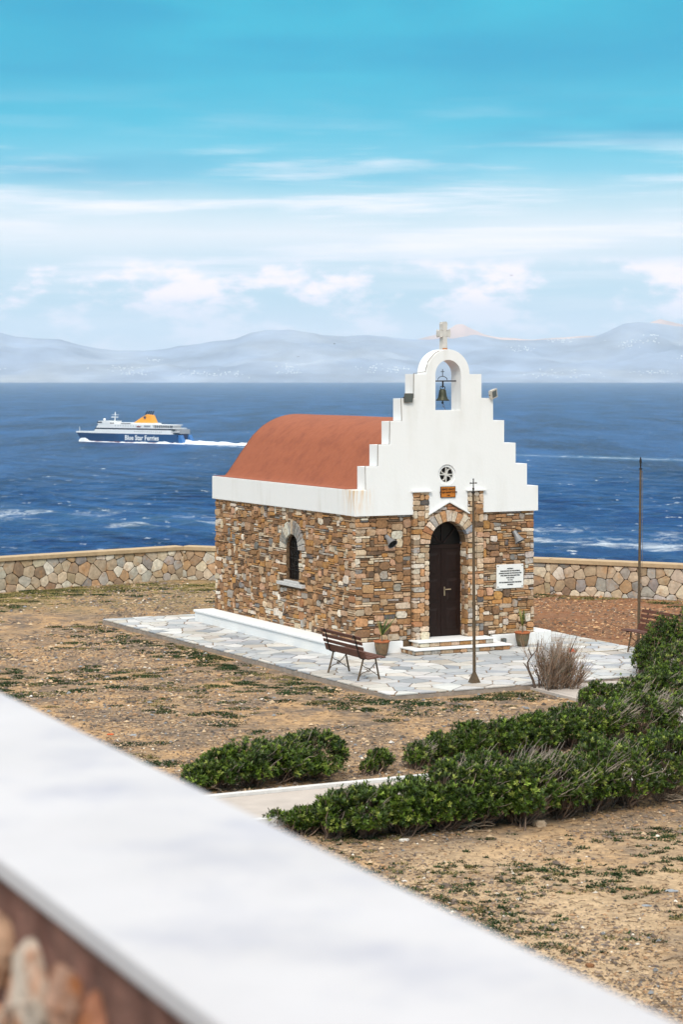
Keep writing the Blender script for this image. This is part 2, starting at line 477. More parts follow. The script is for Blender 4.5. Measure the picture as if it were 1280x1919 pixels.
def build_sea():
    # polar sheet, finest where the bay lies in front of the headland; the wave field itself is in world metres
    fine = np.radians(np.linspace(-13, 13, 560))
    coarse = np.radians(np.linspace(13, 347, 90))[1:-1]
    th = np.concatenate([fine, coarse])
    inv = np.linspace(1 / 420., 1 / 7000., 430)
    r = np.concatenate([np.array([60., 120., 200., 300.]), 1 / inv, np.geomspace(7000, 34000, 50)[1:]])
    R, T = np.meshgrid(r, th, indexing='ij')
    X = R * np.sin(T); Y = R * np.cos(T)
    dr = np.gradient(r)[:, None] * np.ones_like(T)
    rng = np.random.default_rng(5)
    Z = np.zeros_like(X)
    for i in range(46):
        lam = 5 * (7 ** rng.random())
        ang = math.radians(250) + rng.normal(0, 0.55)
        k = 2 * PI / lam; amp = 0.0100 * lam * (0.5 + rng.random())
        att = np.clip(lam / (2.5 * dr) - 0.6, 0, 1) * np.clip(1 - R / 9000, 0, 1)
        ph = k * (X * math.cos(ang) + Y * math.sin(ang)) + rng.random() * 6.28
        Z += amp * att * np.sin(ph)
    Z *= np.clip((R - 150) / 200, 0, 1)
    # foam: ferry wake + two drifting foam fields + shore-side streaks
    foam = np.zeros_like(X); pale = np.zeros_like(X)
    wk = [(-150.0, 2070.), (-91., 1969.), (146., 1767.), (266., 1664.), (520., 1500.)]
    wx = np.array([p[0] for p in wk]); wy = np.array([p[1] for p in wk])
    yc = np.interp(X, wx, wy); s = X - wx[0]
    wid = 9 + np.clip(s, 0, 400) * 0.035
    dd = np.abs(Y - yc) / (wid * 1.35)
    wake = np.clip(1.25 - dd, 0, 1) * (s > -2) * (np.clip(1 - s / 150, 0, 1) * 0.55 + 0.5)
    foam = np.maximum(foam, wake * 1.0)
    pale = np.maximum(pale, np.clip(1.5 - dd * 0.8, 0, 1) * (s > -2) * 0.8)
    def field(px0, px1, y0, y1, amp, seed, tilt=0.0):
        depth = lambda py: (HC - SEA_Z) * 4000 / (py - 707)
        px = 640 + 4000 * X / np.maximum(Y, 1.0); py = 707 + 4000 * (HC - SEA_Z) / np.maximum(Y, 1.0)
        mid = (y0 + y1) / 2 + tilt * (px - (px0 + px1) / 2); hh = (y1 - y0) / 2
        mk = np.clip(1.15 - np.abs(py - mid) / hh, 0, 1) * np.clip((px - px0) / 60 + 0.5, 0, 1) * np.clip((px1 - px) / 60 + 0.5, 0, 1) * (Y > 0)
        n = fbm(X / 60.0 + Y / 200, Y / 22.0, seed, 5)
        return np.clip((n - 0.36) * 4, 0, 1) * mk * amp, mk
    for a in ((-500, 470, 940, 994, 0.66, 21, 0.045), (940, 1700, 985, 1062, 0.66, 33, 0.04), (-400, 200, 1005, 1016, 0.3, 41, 0.0)):
        f, mk = field(*a)
        foam = np.maximum(foam, f); pale = np.maximum(pale, mk * 0.55)
    V = np.stack([X, Y, Z + SEA_Z], -1).reshape(-1, 3)
    nr, nt_ = len(r), len(th)
    i = np.arange(nr - 1)[:, None] * nt_ + np.arange(nt_)[None, :]
    j = np.arange(nr - 1)[:, None] * nt_ + (np.arange(nt_)[None, :] + 1) % nt_
    F = np.stack([i, j, j + nt_, i + nt_], -1).reshape(-1, 4)
    m = bpy.data.materials.new('deep_blue_sea'); m.use_nodes = True
    nt = m.node_tree; N, L = nt.nodes, nt.links; b = N['Principled BSDF']
    b.inputs['Roughness'].default_value = 0.28; b.inputs['IOR'].default_value = 1.33; b.inputs['Specular IOR Level'].default_value = 0.012
    geo = N.new('ShaderNodeNewGeometry')
    at = N.new('ShaderNodeAttribute'); at.attribute_name = 'col'
    sp = N.new('ShaderNodeSeparateColor'); L.new(at.outputs['Color'], sp.inputs[0])
    def mp(sx, sy):
        n = N.new('ShaderNodeMapping'); n.inputs['Scale'].default_value = (sx, sy, 1); L.new(geo.outputs['Position'], n.inputs['Vector']); return n.outputs[0]
    def nz(v, scale, detail=5, rough=0.6, dist=0):
        n = N.new('ShaderNodeTexNoise'); n.inputs['Scale'].default_value = scale; n.inputs['Detail'].default_value = detail
        n.inputs['Roughness'].default_value = rough; n.inputs['Distortion'].default_value = dist; L.new(v, n.inputs['Vector']); return n.outputs['Fac']
    def mth(op, a, b_, clamp=False):
        n = N.new('ShaderNodeMath'); n.operation = op; n.use_clamp = clamp
        for k, v in ((0, a), (1, b_)):
            if isinstance(v, (int, float)): n.inputs[k].default_value = v
            else: L.new(v, n.inputs[k])
        return n.outputs[0]
    def rg(v, a, b_):
        r_ = N.new('ShaderNodeMapRange'); r_.inputs['From Min'].default_value = a; r_.inputs['From Max'].default_value = b_; L.new(v, r_.inputs['Value']); return r_.outputs[0]
    def mix(f, a, b_):
        x = N.new('ShaderNodeMix'); x.data_type = 'RGBA'
        for k, v in ((0, f), (6, a), (7, b_)):
            if isinstance(v, tuple): x.inputs[k].default_value = (*v, 1)
            else: L.new(v, x.inputs[k])
        return x.outputs[2]
    swell = nz(mp(0.034, 0.013), 1.0, 7, 0.68)
    chop = nz(mp(0.20, 0.045), 1.0, 7, 0.70, 0.3)
    chop2 = nz(mp(0.6, 0.15), 1.0, 5, 0.65)
    c = mix(rg(swell, 0.35, 0.65), (0.007, 0.037, 0.126), (0.019, 0.078, 0.225))
    c = mix(rg(chop, 0.41, 0.60), (0.002, 0.013, 0.048), c)
    mid = nz(mp(0.070, 0.0135), 1.0, 6, 0.72, 0.2)
    c = mix(rg(mid, 0.43, 0.57), (0.003, 0.018, 0.062), c)
    c = mix(mth('MULTIPLY', sp.outputs[1], 0.55), c, (0.085, 0.21, 0.36))
    far = nz(mp(0.011, 0.0026), 1.0, 8, 0.72, 0.2)
    c = mix(rg(far, 0.40, 0.66), c, (0.021, 0.088, 0.248))
    # white caps: sparse short crests
    caps = mth('MULTIPLY', rg(nz(mp(0.075, 0.022), 1.0, 3, 0.55), 0.54, 0.64), rg(nz(mp(0.15, 0.075), 1.0, 5, 0.65), 0.60, 0.66))
    fn = nz(mp(0.11, 0.045), 1.0, 8, 0.74, 0.9)
    fm = mth('MULTIPLY', rg(mth('ADD', fn, mth('MULTIPLY', sp.outputs[0], 0.42)), 0.64, 0.92), rg(sp.outputs[0], 0.0, 0.35))
    fo = mth('MAXIMUM', mth('MULTIPLY', caps, 0.75), mth('MULTIPLY', fm, rg(sp.outputs[0], -0.35, 0.9)), True)
    c = mix(fo, c, (0.72, 0.78, 0.82))
    L.new(c, b.inputs['Base Color'])
    L.new(mth('ADD', 0.28, mth('MULTIPLY', fo, 0.6)), b.inputs['Roughness'])
    bp = N.new('ShaderNodeBump'); bp.inputs['Distance'].default_value = 2.2; bp.inputs['Strength'].default_value = 0.9
    L.new(mth('ADD', chop, mth('MULTIPLY', chop2, 0.35)), bp.inputs['Height']); L.new(bp.outputs[0], b.inputs['Normal'])
    col = np.stack([foam, pale, np.zeros_like(foam)], -1).reshape(-1, 3)
    add('sea', V, F, m, col=col, smooth=True, kind='structure')
build_sea()

def build_hills():
    def ridge(name, pts, dist, depth, back, colr, seed, rough, cscale):
        px = np.array([p[0] for p in pts], float); py = np.array([p[1] for p in pts], float)
        xs = np.linspace(-900, 2200, 520)
        h = np.interp(xs, px, (716.0 - py)) * (dist + depth) / 4000.0
        rows = 42
        ts = np.linspace(0, 1, rows)
        X = np.zeros((rows + 10, len(xs))); Y = X.copy(); Z = X.copy()
        for i in range(rows + 10):
            t = ts[i] if i < rows else 1 + (i - rows + 1) / 10
            d = dist + depth * t if t <= 1 else dist + depth + back * (t - 1)
            prof = (t ** 1.05) if t <= 1 else 1 - (t - 1)
            X[i] = (xs - 640) / 4000.0 * (dist + depth); Y[i] = d
            n = fbm(X[i] / 1600.0, np.full_like(xs, d / 1600.0), seed, 5) - 0.5
            n2 = fbm(X[i] / 450.0, np.full_like(xs, d / 450.0), seed + 9, 4) - 0.5
            sp = 4 * prof * (1 - prof) if t <= 1 else 0
            Z[i] = SEA_Z - 20 + 20 * min(1, t * 12) + h * prof + sp * h * (0.55 * n + 0.22 * n2) + (1 - abs(1 - t)) * n2 * rough
        V = np.stack([X, Y, Z], -1).reshape(-1, 3)
        nx = len(xs); nr = rows + 10
        i = np.arange(nx - 1)[None, :] + nx * np.arange(nr - 1)[:, None]
        F = np.stack([i, i + 1, i + nx + 1, i + nx], -1).reshape(-1, 4)
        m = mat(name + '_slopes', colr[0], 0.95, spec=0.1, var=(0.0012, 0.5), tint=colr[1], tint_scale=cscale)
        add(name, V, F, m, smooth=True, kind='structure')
        return X, Y, Z
    near = [(-900, 640), (-300, 612), (0, 624), (30, 632), (110, 636), (135, 642), (180, 652), (220, 657), (270, 659.5), (310, 656), (340, 650), (400, 642), (440, 636), (470, 624),
            (500, 620), (560, 622), (600, 628), (650, 630), (690, 628), (740, 633), (800, 636), (850, 634), (890, 628), (915, 632), (940, 636), (1000, 638), (1060, 637), (1110, 633),
            (1140, 622), (1170, 608), (1200, 604), (1235, 607), (1280, 613), (1400, 628), (1700, 615), (2200, 640)]
    X, Y, Z = ridge('hills', near, 25000., 4000., 3000., (rgb(132, 144, 164), rgb(152, 156, 162)), 4, 60, 0.0004)  # pale rock grey with some blue distance haze painted into the slope colour
    far = [(-900, 690), (600, 690), (720, 650), (790, 636), (820, 628), (840, 620), (855, 610), (868, 609), (885, 618), (905, 627), (930, 634), (1000, 638), (1120, 630), (1200, 612), (1238, 600), (1262, 606), (1320, 618), (1500, 640), (2200, 690)]
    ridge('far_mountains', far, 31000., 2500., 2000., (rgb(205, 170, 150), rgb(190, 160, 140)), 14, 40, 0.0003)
    # white villages scattered over the far shore: too far to count
    rng = np.random.default_rng(8)
    B = MB()
    spots = [(40, 690, 25, 2), (265, 690, 40, 5), (285, 700, 30, 4), (300, 675, 14, 2), (395, 700, 30, 5), (440, 702, 50, 5), (550, 690, 22, 5), (555, 698, 20, 4), (690, 690, 30, 6), (730, 692, 18, 5),
             (960, 655, 34, 4), (1000, 702, 50, 5), (1040, 638, 22, 3), (1060, 637, 14, 3), (1150, 650, 12, 3), (1160, 698, 40, 4), (1230, 670, 25, 3), (1209, 628, 10, 1.5), (1265, 650, 20, 4), (1180, 640, 40, 4)]
    xs = X[0]
    for sx, sy, wx, wy in spots:
        for _ in range(int(10 + wx * 0.4)):
            px = sx + rng.normal(0, wx * 0.5); py = sy + rng.normal(0, wy * 0.6)
            ci = int(np.clip(np.searchsorted(xs, (px - 640) / 4000 * 29000), 1, len(xs) - 2))
            yy = 707 + 4000 * (HC - Z[:42, ci]) / Y[:42, ci]
            ri = int(np.argmin(np.abs(yy - py)))
            x, y, z = X[ri, ci] + rng.uniform(-30, 30), Y[ri, ci], Z[ri, ci]
            w, d, h = rng.uniform(6, 20), rng.uniform(8, 16), rng.uniform(4, 8)
            B.box(x - w / 2, x + w / 2, y - d / 2 - 15, y + d / 2 - 15, z - 20, z + h)
    B.obj('far_village_houses', mat('far_whitewash', (0.85, 0.84, 0.82), 0.8), kind='stuff', label='scattered tiny white houses on the hazy far shore', cat='village')
build_hills()

def build_haze():
    B = MB().box(-36000, 36000, -36000, 38000, SEA_Z - 25, 930)
    m = bpy.data.materials.new('thin_sea_haze'); m.use_nodes = True
    N, L = m.node_tree.nodes, m.node_tree.links
    N.remove(N['Principled BSDF'])
    v = N.new('ShaderNodeVolumePrincipled')
    v.inputs['Color'].default_value = (0.78, 0.89, 1.0, 1)
    v.inputs['Density'].default_value = 2.9e-5
    v.inputs['Anisotropy'].default_value = 0.0
    L.new(v.outputs[0], N['Material Output'].inputs['Volume'])
    B.obj('haze', m, kind='stuff', label='thin pale sea haze over the bay', cat='haze')
build_haze()

# ================================================================== MASONRY TOOLS
PAL_CHAPEL = [(rgb(158, 114, 72), 6), (rgb(178, 134, 90), 6), (rgb(140, 104, 72), 5), (rgb(188, 154, 118), 5), (rgb(198, 176, 148), 4), (rgb(216, 202, 184), 2.4),
              (rgb(164, 152, 140), 1.8), (rgb(130, 126, 122), 0.9), (rgb(178, 126, 62), 2.0), (rgb(190, 146, 112), 3), (rgb(108, 84, 64), 2.0), (rgb(96, 92, 92), 0.5)]
PAL_QUOIN = [(rgb(200, 172, 142), 5), (rgb(214, 196, 172), 5), (rgb(182, 156, 128), 4), (rgb(174, 166, 158), 2.5), (rgb(190, 138, 90), 3), (rgb(172, 116, 74), 2)]
PAL_FIELD = [(rgb(186, 164, 136), 5), (rgb(202, 184, 158), 5), (rgb(170, 146, 116), 4), (rgb(176, 168, 158), 4), (rgb(156, 148, 140), 2.5), (rgb(186, 150, 110), 2), (rgb(152, 124, 98), 1.6), (rgb(212, 200, 182), 2.5)]
PAL_FLAG = [(rgb(184, 183, 182), 7), (rgb(170, 172, 175), 5), (rgb(156, 160, 166), 3), (rgb(192, 186, 178), 4), (rgb(176, 168, 158), 2), (rgb(144, 149, 156), 1.4), (rgb(200, 199, 197), 3)]
def pick(rng, pal, jit=0.12):
    w = np.array([p[1] for p in pal], float); i = rng.choice(len(pal), p=w / w.sum())
    c = np.array(pal[i][0]); c = (c * 0.86 + c.mean() * 0.14) * (1 + rng.normal(0, jit))
    return np.clip(c * (1 + rng.normal(0, 0.015 if jit > 0.07 else 0.008, 3)), 0.01, 0.9)

def masonry(W, H, cell, rng, ok, sizes):
    """random rubble: greedy fill of a cell grid with stones of mixed size; returns rectangles"""
    nx, nz = int(round(W / cell)), int(round(H / cell))
    cx, cz = W / nx, H / nz
    occ = np.zeros((nz, nx), bool)
    for j in range(nz):
        for i in range(nx):
            if not ok((i + 0.5) * cx, (j + 0.5) * cz): occ[j, i] = True
    out = []
    w_ = np.array([s[2] for s in sizes], float); w_ /= w_.sum()
    for j in range(nz):
        for i in range(nx):
            if occ[j, i]: continue
            s = sizes[rng.choice(len(sizes), p=w_)]
            w = rng.integers(s[0][0], s[0][1] + 1); h = rng.integers(s[1][0], s[1][1] + 1)
            w = min(w, nx - i); h = min(h, nz - j)
            k = 1
            while k < w and not occ[j, i + k]: k += 1
            w = k
            if i + w < nx and not occ[j, i + w] and (i + w + 1 >= nx or occ[j, i + w + 1]): w += 1
            k = 1
            while k < h and not occ[j + k, i:i + w].any(): k += 1
            h = k
            occ[j:j + h, i:i + w] = True
            out.append((i * cx, (i + w) * cx, j * cz, (j + h) * cz))
    return out

def rect_outline(r, gap, rng, jit):
    x0, x1, z0, z1 = r
    g = gap / 2
    x0 += g; x1 -= g; z0 += g; z1 -= g
    w, h = x1 - x0, z1 - z0
    ch = min(w, h) * 0.34
    def q(): return rng.uniform(0.3, 1.0) * ch
    p = [(x0 + q(), z0), (x1 - q(), z0), (x1, z0 + q()), (x1, z1 - q()), (x1 - q(), z1), (x0 + q(), z1), (x0, z1 - q()), (x0, z0 + q())]
    j = min(jit, 0.16 * min(w, h))
    return [(a + rng.uniform(-j, j), b + rng.uniform(-j, j)) for a, b in p]

def stone_mesh(poly, fmap, back, front, rng, inset=0.006, flip=False, dome=0.004):
    """a stone: outline at the wall, a slightly smaller worn face in front"""
    n = len(poly); c = np.mean(poly, 0)
    V = [fmap(a, b, back) for a, b in poly]
    r = max(np.linalg.norm(np.array(poly) - c, axis=1).mean(), 1e-4)
    k = 1 - inset / r
    V += [fmap(a, b, front * 0.55) for a, b in poly]
    V += [fmap(c[0] + (a - c[0]) * k, c[1] + (b - c[1]) * k, front + rng.uniform(-0.3, 0.3) * dome) for a, b in poly]
    V.append(fmap(c[0], c[1], front + dome * rng.uniform(0.2, 1.2)))
    F = []
    for lv in (0, 1):
        for i in range(n):
            j = (i + 1) % n
            F.append((lv * n + i, lv * n + j, (lv + 1) * n + j, (lv + 1) * n + i))
    for i in range(n):
        F.append((2 * n + i, 2 * n + (i + 1) % n, 3 * n))
    if flip: F = [tuple(reversed(f)) for f in F]
    return V, F

def clip_poly(poly, px, py, nx, ny):
    """keep the side where (p - (px,py)).n <= 0"""
    out = []
    m_ = len(poly)
    for i in range(m_):
        a, b = poly[i], poly[(i + 1) % m_]
        da = (a[0] - px) * nx + (a[1] - py) * ny; db = (b[0] - px) * nx + (b[1] - py) * ny
        if da <= 0: out.append(a)
        if (da < 0 < db) or (db < 0 < da):
            t = da / (da - db); out.append((a[0] + (b[0] - a[0]) * t, a[1] + (b[1] - a[1]) * t))
    return out

def voronoi(sites, bounds, gap, sx=1.0):
    """irregular polygons round the sites, shrunk by the joint"""
    S = np.array(sites); out = []
    x0, x1, y0, y1 = bounds
    for i, (a, b) in enumerate(S):
        d = (S[:, 0] - a) ** 2 + (S[:, 1] - b) ** 2
        idx = np.argsort(d)[1:26]
        poly = [(x0, y0), (x1, y0), (x1, y1), (x0, y1)]
        for j in idx:
            nx, ny = S[j] - S[i]; l = math.hypot(nx, ny)
            if l < 1e-6: continue
            nx /= l; ny /= l
            poly = clip_poly(poly, a + nx * (l / 2 - gap / 2), b + ny * (l / 2 - gap / 2), nx, ny)
            if len(poly) < 3: break
        if len(poly) >= 3: out.append(poly)
    return out

def poly_area(p):
    return 0.5 * abs(sum(p[i][0] * p[(i + 1) % len(p)][1] - p[(i + 1) % len(p)][0] * p[i][1] for i in range(len(p))))

def rough_poly(poly, rng, amt):
    """split long edges and chip the corners so that the stones do not read as drawn polygons"""
    out = []
    n = len(poly)
    for i in range(n):
        a = np.array(poly[i - 1]); b = np.array(poly[i]); c = np.array(poly[(i + 1) % n])
        la, lc = np.linalg.norm(a - b), np.linalg.norm(c - b)
        if la < 1e-5 or lc < 1e-5: continue
        k1 = min(0.3 * la, amt * 3) ; k2 = min(0.3 * lc, amt * 3)
        out.append(tuple(b + (a - b) / la * k1 + rng.normal(0, amt * 0.2, 2)))
        out.append(tuple(b + (c - b) / lc * k2 + rng.normal(0, amt * 0.2, 2)))
        if lc > amt * 14: out.append(tuple((b + c) / 2 + rng.normal(0, amt * 0.35, 2)))
    return out

# ================================================================== CHAPEL
CW, CL = 4.14, 6.90            # width, length of the stone body
Z0, Z1, Z2 = 0.24, 2.745, 3.26  # plinth top, band bottom, band top
MX = CW / 2
chapel = empty('chapel', (O2[0], O2[1], 0), TH, 'small stone chapel with white stepped bell gable and terracotta vaulted roof', 'chapel')

def fr(y0):      # front-facing plane
    return lambda a, b, d: (a, y0 - d, b)
def lf(x0):      # left-facing plane, a runs towards the back
    return lambda a, b, d: (x0 - d, a, b)

def build_chapel():
    rng = np.random.default_rng(11)
    dz = 2.145; dr = 0.445; dx0, dx1 = MX - dr, MX + dr       # door arch
    # ---- backing walls (mortar bed)
    loop = [(0.0, 0.0), (dx0, 0.0), (dx0, dz)] + [(a, b) for a, b in arc(MX, dz, dr, PI, 0, 18)][1:-1] + [(dx1, dz), (dx1, 0.0), (CW, 0.0), (CW, 2.9), (0.0, 2.9)]
    V, F = plate([loop], fr(0.0), 0.0, -0.30)
    front = fix_normals(add('front_wall', V, F, M_MORTAR, chapel))
    wy, wr, wz0, wz1 = 2.87, 0.32, 1.24, 1.89                  # side window
    hole = [(wy - wr, wz0), (wy - wr, wz1)] + arc(wy, wz1, wr, PI, 0, 14)[1:-1] + [(wy + wr, wz1), (wy + wr, wz0)]
    V, F = plate([[(0.30, 0.0), (CL, 0.0), (CL, 2.9), (0.30, 2.9)], hole], lf(0.0), 0.0, -0.28)
    side = fix_normals(add('side_wall', V, F, M_MORTAR, chapel))
    MB().box(CW - 0.28, CW, 0.30, CL, 0, 2.9).box(0.28, CW - 0.28, CL - 0.28, CL, 0, 2.9).obj('rear_wall', M_MORTAR, chapel)
    # ---- rubble
    sizes = [((4, 7), (3, 4), 1.6), ((3, 6), (2, 3), 3.0), ((5, 9), (1, 1), 3.6), ((4, 7), (1, 2), 3.6), ((2, 4), (3, 4), 1.6), ((1, 3), (1, 1), 2.4), ((2, 4), (1, 2), 2.4)]
    stones = []
    def front_ok(a, b):
        z = b + Z0
        return not (1.22 < a < 2.90) and z < Z1
    for r in masonry(CW, Z1 - Z0, 0.044, rng, front_ok, sizes):
        r = (r[0] - (0.018 if r[0] < 0.01 else 0), r[1], r[2] + Z0, r[3] + Z0)
        st = stone_mesh(rect_outline(r, 0.012, rng, 0.012), fr(0.0), -0.02, rng.uniform(0.010, 0.042), rng, 0.006)
        corner = r[0] < 0.02 or r[1] > CW - 0.02
        stones.append(((r[1] - r[0]) * (r[3] - r[2]) * 1.0, st, pick(rng, PAL_QUOIN if (corner and rng.random() < 0.6) else PAL_CHAPEL), front))
    def side_ok(a, b):
        z = b + Z0
        if wz0 - 0.17 < z < wz0 and abs(a - wy) < 0.60: return False
        if wz0 <= z <= wz1 and abs(a - wy) < wr + 0.01: return False
        if z > wz1 and math.hypot(a - wy, z - wz1) < 0.61: return False
        return True
    for r in masonry(CL, Z1 - Z0, 0.043, rng, side_ok, sizes):
        r = (r[0], r[1], r[2] + Z0, r[3] + Z0)
        st = stone_mesh(rect_outline(r, 0.013, rng, 0.014), lf(0.0), -0.02, rng.uniform(0.010, 0.045), rng, 0.007, True)
        corner = r[0] < 0.02
        jamb = abs(abs((r[0] + r[1]) / 2 - wy) - wr - 0.08) < 0.1 and r[2] < wz1
        stones.append(((r[1] - r[0]) * (r[3] - r[2]) * 0.62, st, pick(rng, PAL_QUOIN if ((corner or jamb) and rng.random() < 0.6) else PAL_CHAPEL), side))
    # ---- piers and spandrel of the doorway
    py = -0.085
    def near_arch(a, b): return b > dz and math.hypot(a - MX, b - dz) < 0.665
    psz = [((3, 5), (2, 2), 3), ((2, 3), (2, 3), 3), ((3, 4), (1, 1), 2), ((1, 2), (1, 1), 1.2), ((4, 7), (2, 2), 2)]
    for (xa, xb) in ((MX - 0.82, dx0 - 0.004), (dx1 + 0.004, MX + 0.82)):
        H = 3.19 - 0.23
        for r in masonry(xb - xa, H, 0.053, rng, lambda a, b: not near_arch(a + xa, b + 0.23), psz):
            r = (r[0] + xa, r[1] + xa, r[2] + 0.23, r[3] + 0.23)
            st = stone_mesh(rect_outline(r, 0.010, rng, 0.008), fr(py), -0.10, rng.uniform(0.006, 0.018), rng, 0.004)
            stones.append(((r[1] - r[0]) * (r[3] - r[2]) * 1.1, st, pick(rng, PAL_QUOIN if rng.random() < 0.62 else PAL_CHAPEL), front))
    def gable_z(a): return 2.735 + 0.24 * (1 - abs(a - MX) / 0.47)
    for r in masonry(2 * dr + 0.03, 0.86, 0.06, rng, lambda a, b: (not near_arch(a + dx0 - 0.015, b + dz)) and b + dz < gable_z(a + dx0 - 0.015) and b + dz > 2.4, psz):
        r = (r[0] + dx0 - 0.015, r[1] + dx0 - 0.015, r[2] + dz, r[3] + dz)
        stones.append((0.002, stone_mesh(rect_outline(r, 0.010, rng, 0.006), fr(-0.06), -0.05, 0.02, rng, 0.004), pick(rng, PAL_QUOIN), front))
    # right reveal of the doorway
    for r in masonry(0.36, dz - 0.24, 0.06, rng, lambda a, b: True, [((2, 4), (2, 3), 3), ((3, 6), (1, 2), 3), ((1, 2), (1, 2), 2)]):
        r = (r[0] - 0.085, r[1] - 0.085, r[2] + 0.24, r[3] + 0.24)
        stones.append(((r[1] - r[0]) * (r[3] - r[2]) * 0.5, stone_mesh(rect_outline(r, 0.010, rng, 0.006), lf(dx1), -0.01, 0.012, rng, 0.004, True), pick(rng, PAL_CHAPEL), front))
    stones.sort(key=lambda s: -s[0])
    rest = {}
    for i, (a, (V, F), c, par) in enumerate(stones):
        if i < 300:
            add('stone', V, F, M_STONE, par, col=c, center=True)
        else:
            b = rest.setdefault(par.name, (MB(), par)); b[0]._add(V, F, tuple(c))
    for b, par in rest.values():
        b.obj('small_rubble_stones', M_STONE, par, colored=True, kind='stuff')
    # mortar bed of piers and gable panel
    B = MB()
    B.box(MX - 0.82 + 0.012, dx0 - 0.012, py + 0.012, -0.001, 0.23, 3.185).box(dx1 + 0.012, MX + 0.82 - 0.012, py + 0.012, -0.001, 0.23, 3.185)
    B.obj('pier_bed', M_MORTAR, front)
    lp = [(dx0 - 0.02, dz + 0.02)] + arc(MX, dz, dr + 0.02, PI, 0, 18) + [(dx1 + 0.02, dz + 0.02), (MX + 0.462, 2.738), (MX, 2.972), (MX - 0.462, 2.738)]
    lp = arc(MX, dz, dr + 0.03, PI, 0, 18) + [(MX + 0.46, 2.738), (MX, 2.970), (MX - 0.46, 2.738)]
    V, F = plate([lp], fr(0.0), 0.064, 0.002); fix_normals(add('gable_bed', V, F, M_MORTAR, front))
    # pier caps and gable coping in white
    for xa, xb in ((MX - 0.86, MX - 0.41), (MX + 0.41, MX + 0.86)):
        MB().box(xa, xb, py - 0.055, -0.071, 3.19, 3.225).obj('pier_cap', M_PLASTER, chapel, bevel=0.006)
    for s in (-1, 1):
        p = [(MX, 2.972), (MX + s * 0.475, 2.728), (MX + s * 0.475, 2.758), (MX, 3.004)]
        V, F = plate([p], fr(0.0), 0.125, 0.0705); fix_normals(add('gable_coping', V, F, M_PLASTER, chapel))
    # ---- arch stones
    def voussoirs(cx, cz, r0, r1, n, fmap, back, frontd, par, flip, key, deep_pal):
        a = 0.0; ws = rng.uniform(0.85, 1.15, n); ws[n // 2] *= key; ws = ws / ws.sum() * PI
        for i in range(n):
            a0, a1 = a + 0.012, a + ws[i] - 0.012; a += ws[i]
            ro = r1 * rng.uniform(0.97, 1.04) + (0.02 if i == n // 2 else 0)
            poly = [(cx + r * math.cos(t), cz + r * math.sin(t)) for r, t in ((r0, a0), (ro, a0), (ro * 1.005, (a0 + a1) / 2), (ro, a1), (r0, a1), (r0, (a0 + a1) / 2))]
            V, F = stone_mesh(poly, fmap, back, frontd * rng.uniform(0.9, 1.15), rng, 0.004, flip)
            add('voussoir', V, F, M_STONE, par, col=pick(rng, deep_pal, 0.08), center=True)
    voussoirs(MX, dz, dr, 0.655, 15, fr(-0.07), -0.36, 0.050, front, False, 1.35, PAL_QUOIN + [(rgb(206, 150, 96), 4), (rgb(150, 154, 164), 2)])
    pal_w = [(rgb(196, 190, 178), 5), (rgb(172, 168, 160), 4), (rgb(140, 136, 130), 3), (rgb(206, 196, 178), 4), (rgb(190, 168, 140), 2)]
    voussoirs(wy, wz1, wr, 0.585, 13, lf(0.0), -0.16, 0.045, side, True, 1.0, pal_w)
    # ---- white band and stepped gable
    xs = [0.20, 0.475, 0.75, 1.015, 1.29]; zs = [3.72, 4.15, 4.615, 5.07, 5.56]
    L = [(-0.07, Z1), (MX - 0.47, Z1), (MX, 2.975), (MX + 0.47, Z1), (CW + 0.07, Z1), (CW + 0.07, Z2)]
    pz = Z2
    for x, z in zip(xs, zs):
        L += [(CW - x, pz), (CW - x, z)]; pz = z
    L += [(MX + 0.515, 5.56)] + arc(MX, 5.56, 0.50, 0, PI, 26) + [(MX - 0.515, 5.56)]
    pz = 5.56
    for k in range(4, -1, -1):
        L += [(xs[k], zs[k]), (xs[k], zs[k - 1] if k else Z2)]
    L += [(-0.07, Z2)]
    Lc = []
    for p in L:
        if not Lc or (abs(p[0] - Lc[-1][0]) + abs(p[1] - Lc[-1][1])) > 1e-4: Lc.append(p)
    ow = 0.297
    hole1 = [(MX - ow, 4.83), (MX - ow, 5.55)] + arc(MX, 5.55, ow, PI, 0, 16)[1:-1] + [(MX + ow, 5.55), (MX + ow, 4.83)]
    hole2 = arc(MX - 0.03, 3.53, 0.205, 0, 2 * PI, 28)[:-1]
    V, F = plate([Lc, hole1, hole2], fr(0.0), 0.07, -0.33)
    fix_normals(add('stepped_gable', V, F, M_GABLE, chapel, bevel=0.024))
    bands = MB()
    bands.box(-0.07, 0.24, 0.331, CL + 0.07, Z1, Z2)
    bands.box(CW - 0.24, CW + 0.07, 0.331, CL + 0.07, Z1, Z2).box(0.241, CW - 0.241, CL - 0.24, CL + 0.07, Z1, Z2)
    bands.obj('roof_band', M_GABLE, chapel, bevel=0.012)
    # ---- vault
    px_ = np.array([0.0, 0.3, 0.6, 0.9, 1.15, 1.304, 1.5, 1.68, 1.80, 1.85]); pz_ = np.array([4.655, 4.632, 4.545, 4.385, 4.15, 3.965, 3.70, 3.44, 3.285, 3.262])
    prof = [(-0.062, 3.264)] + [(MX - a, b) for a, b in zip(np.interp(np.linspace(0, 1, 26), np.linspace(0, 1, 10), px_)[::-1], np.interp(np.interp(np.linspace(0, 1, 26), np.linspace(0, 1, 10), px_), px_, pz_)[::-1])]
    prof += [(CW - a, b) for a, b in prof[::-1][1:]]
    prof = np.array(prof)
    for _ in range(2):
        q = prof.copy(); q[1:-1, 1] = 0.25 * prof[:-2, 1] + 0.5 * prof[1:-1, 1] + 0.25 * prof[2:, 1]; prof = q
    ys = np.linspace(0.331, CL + 0.05, 60)
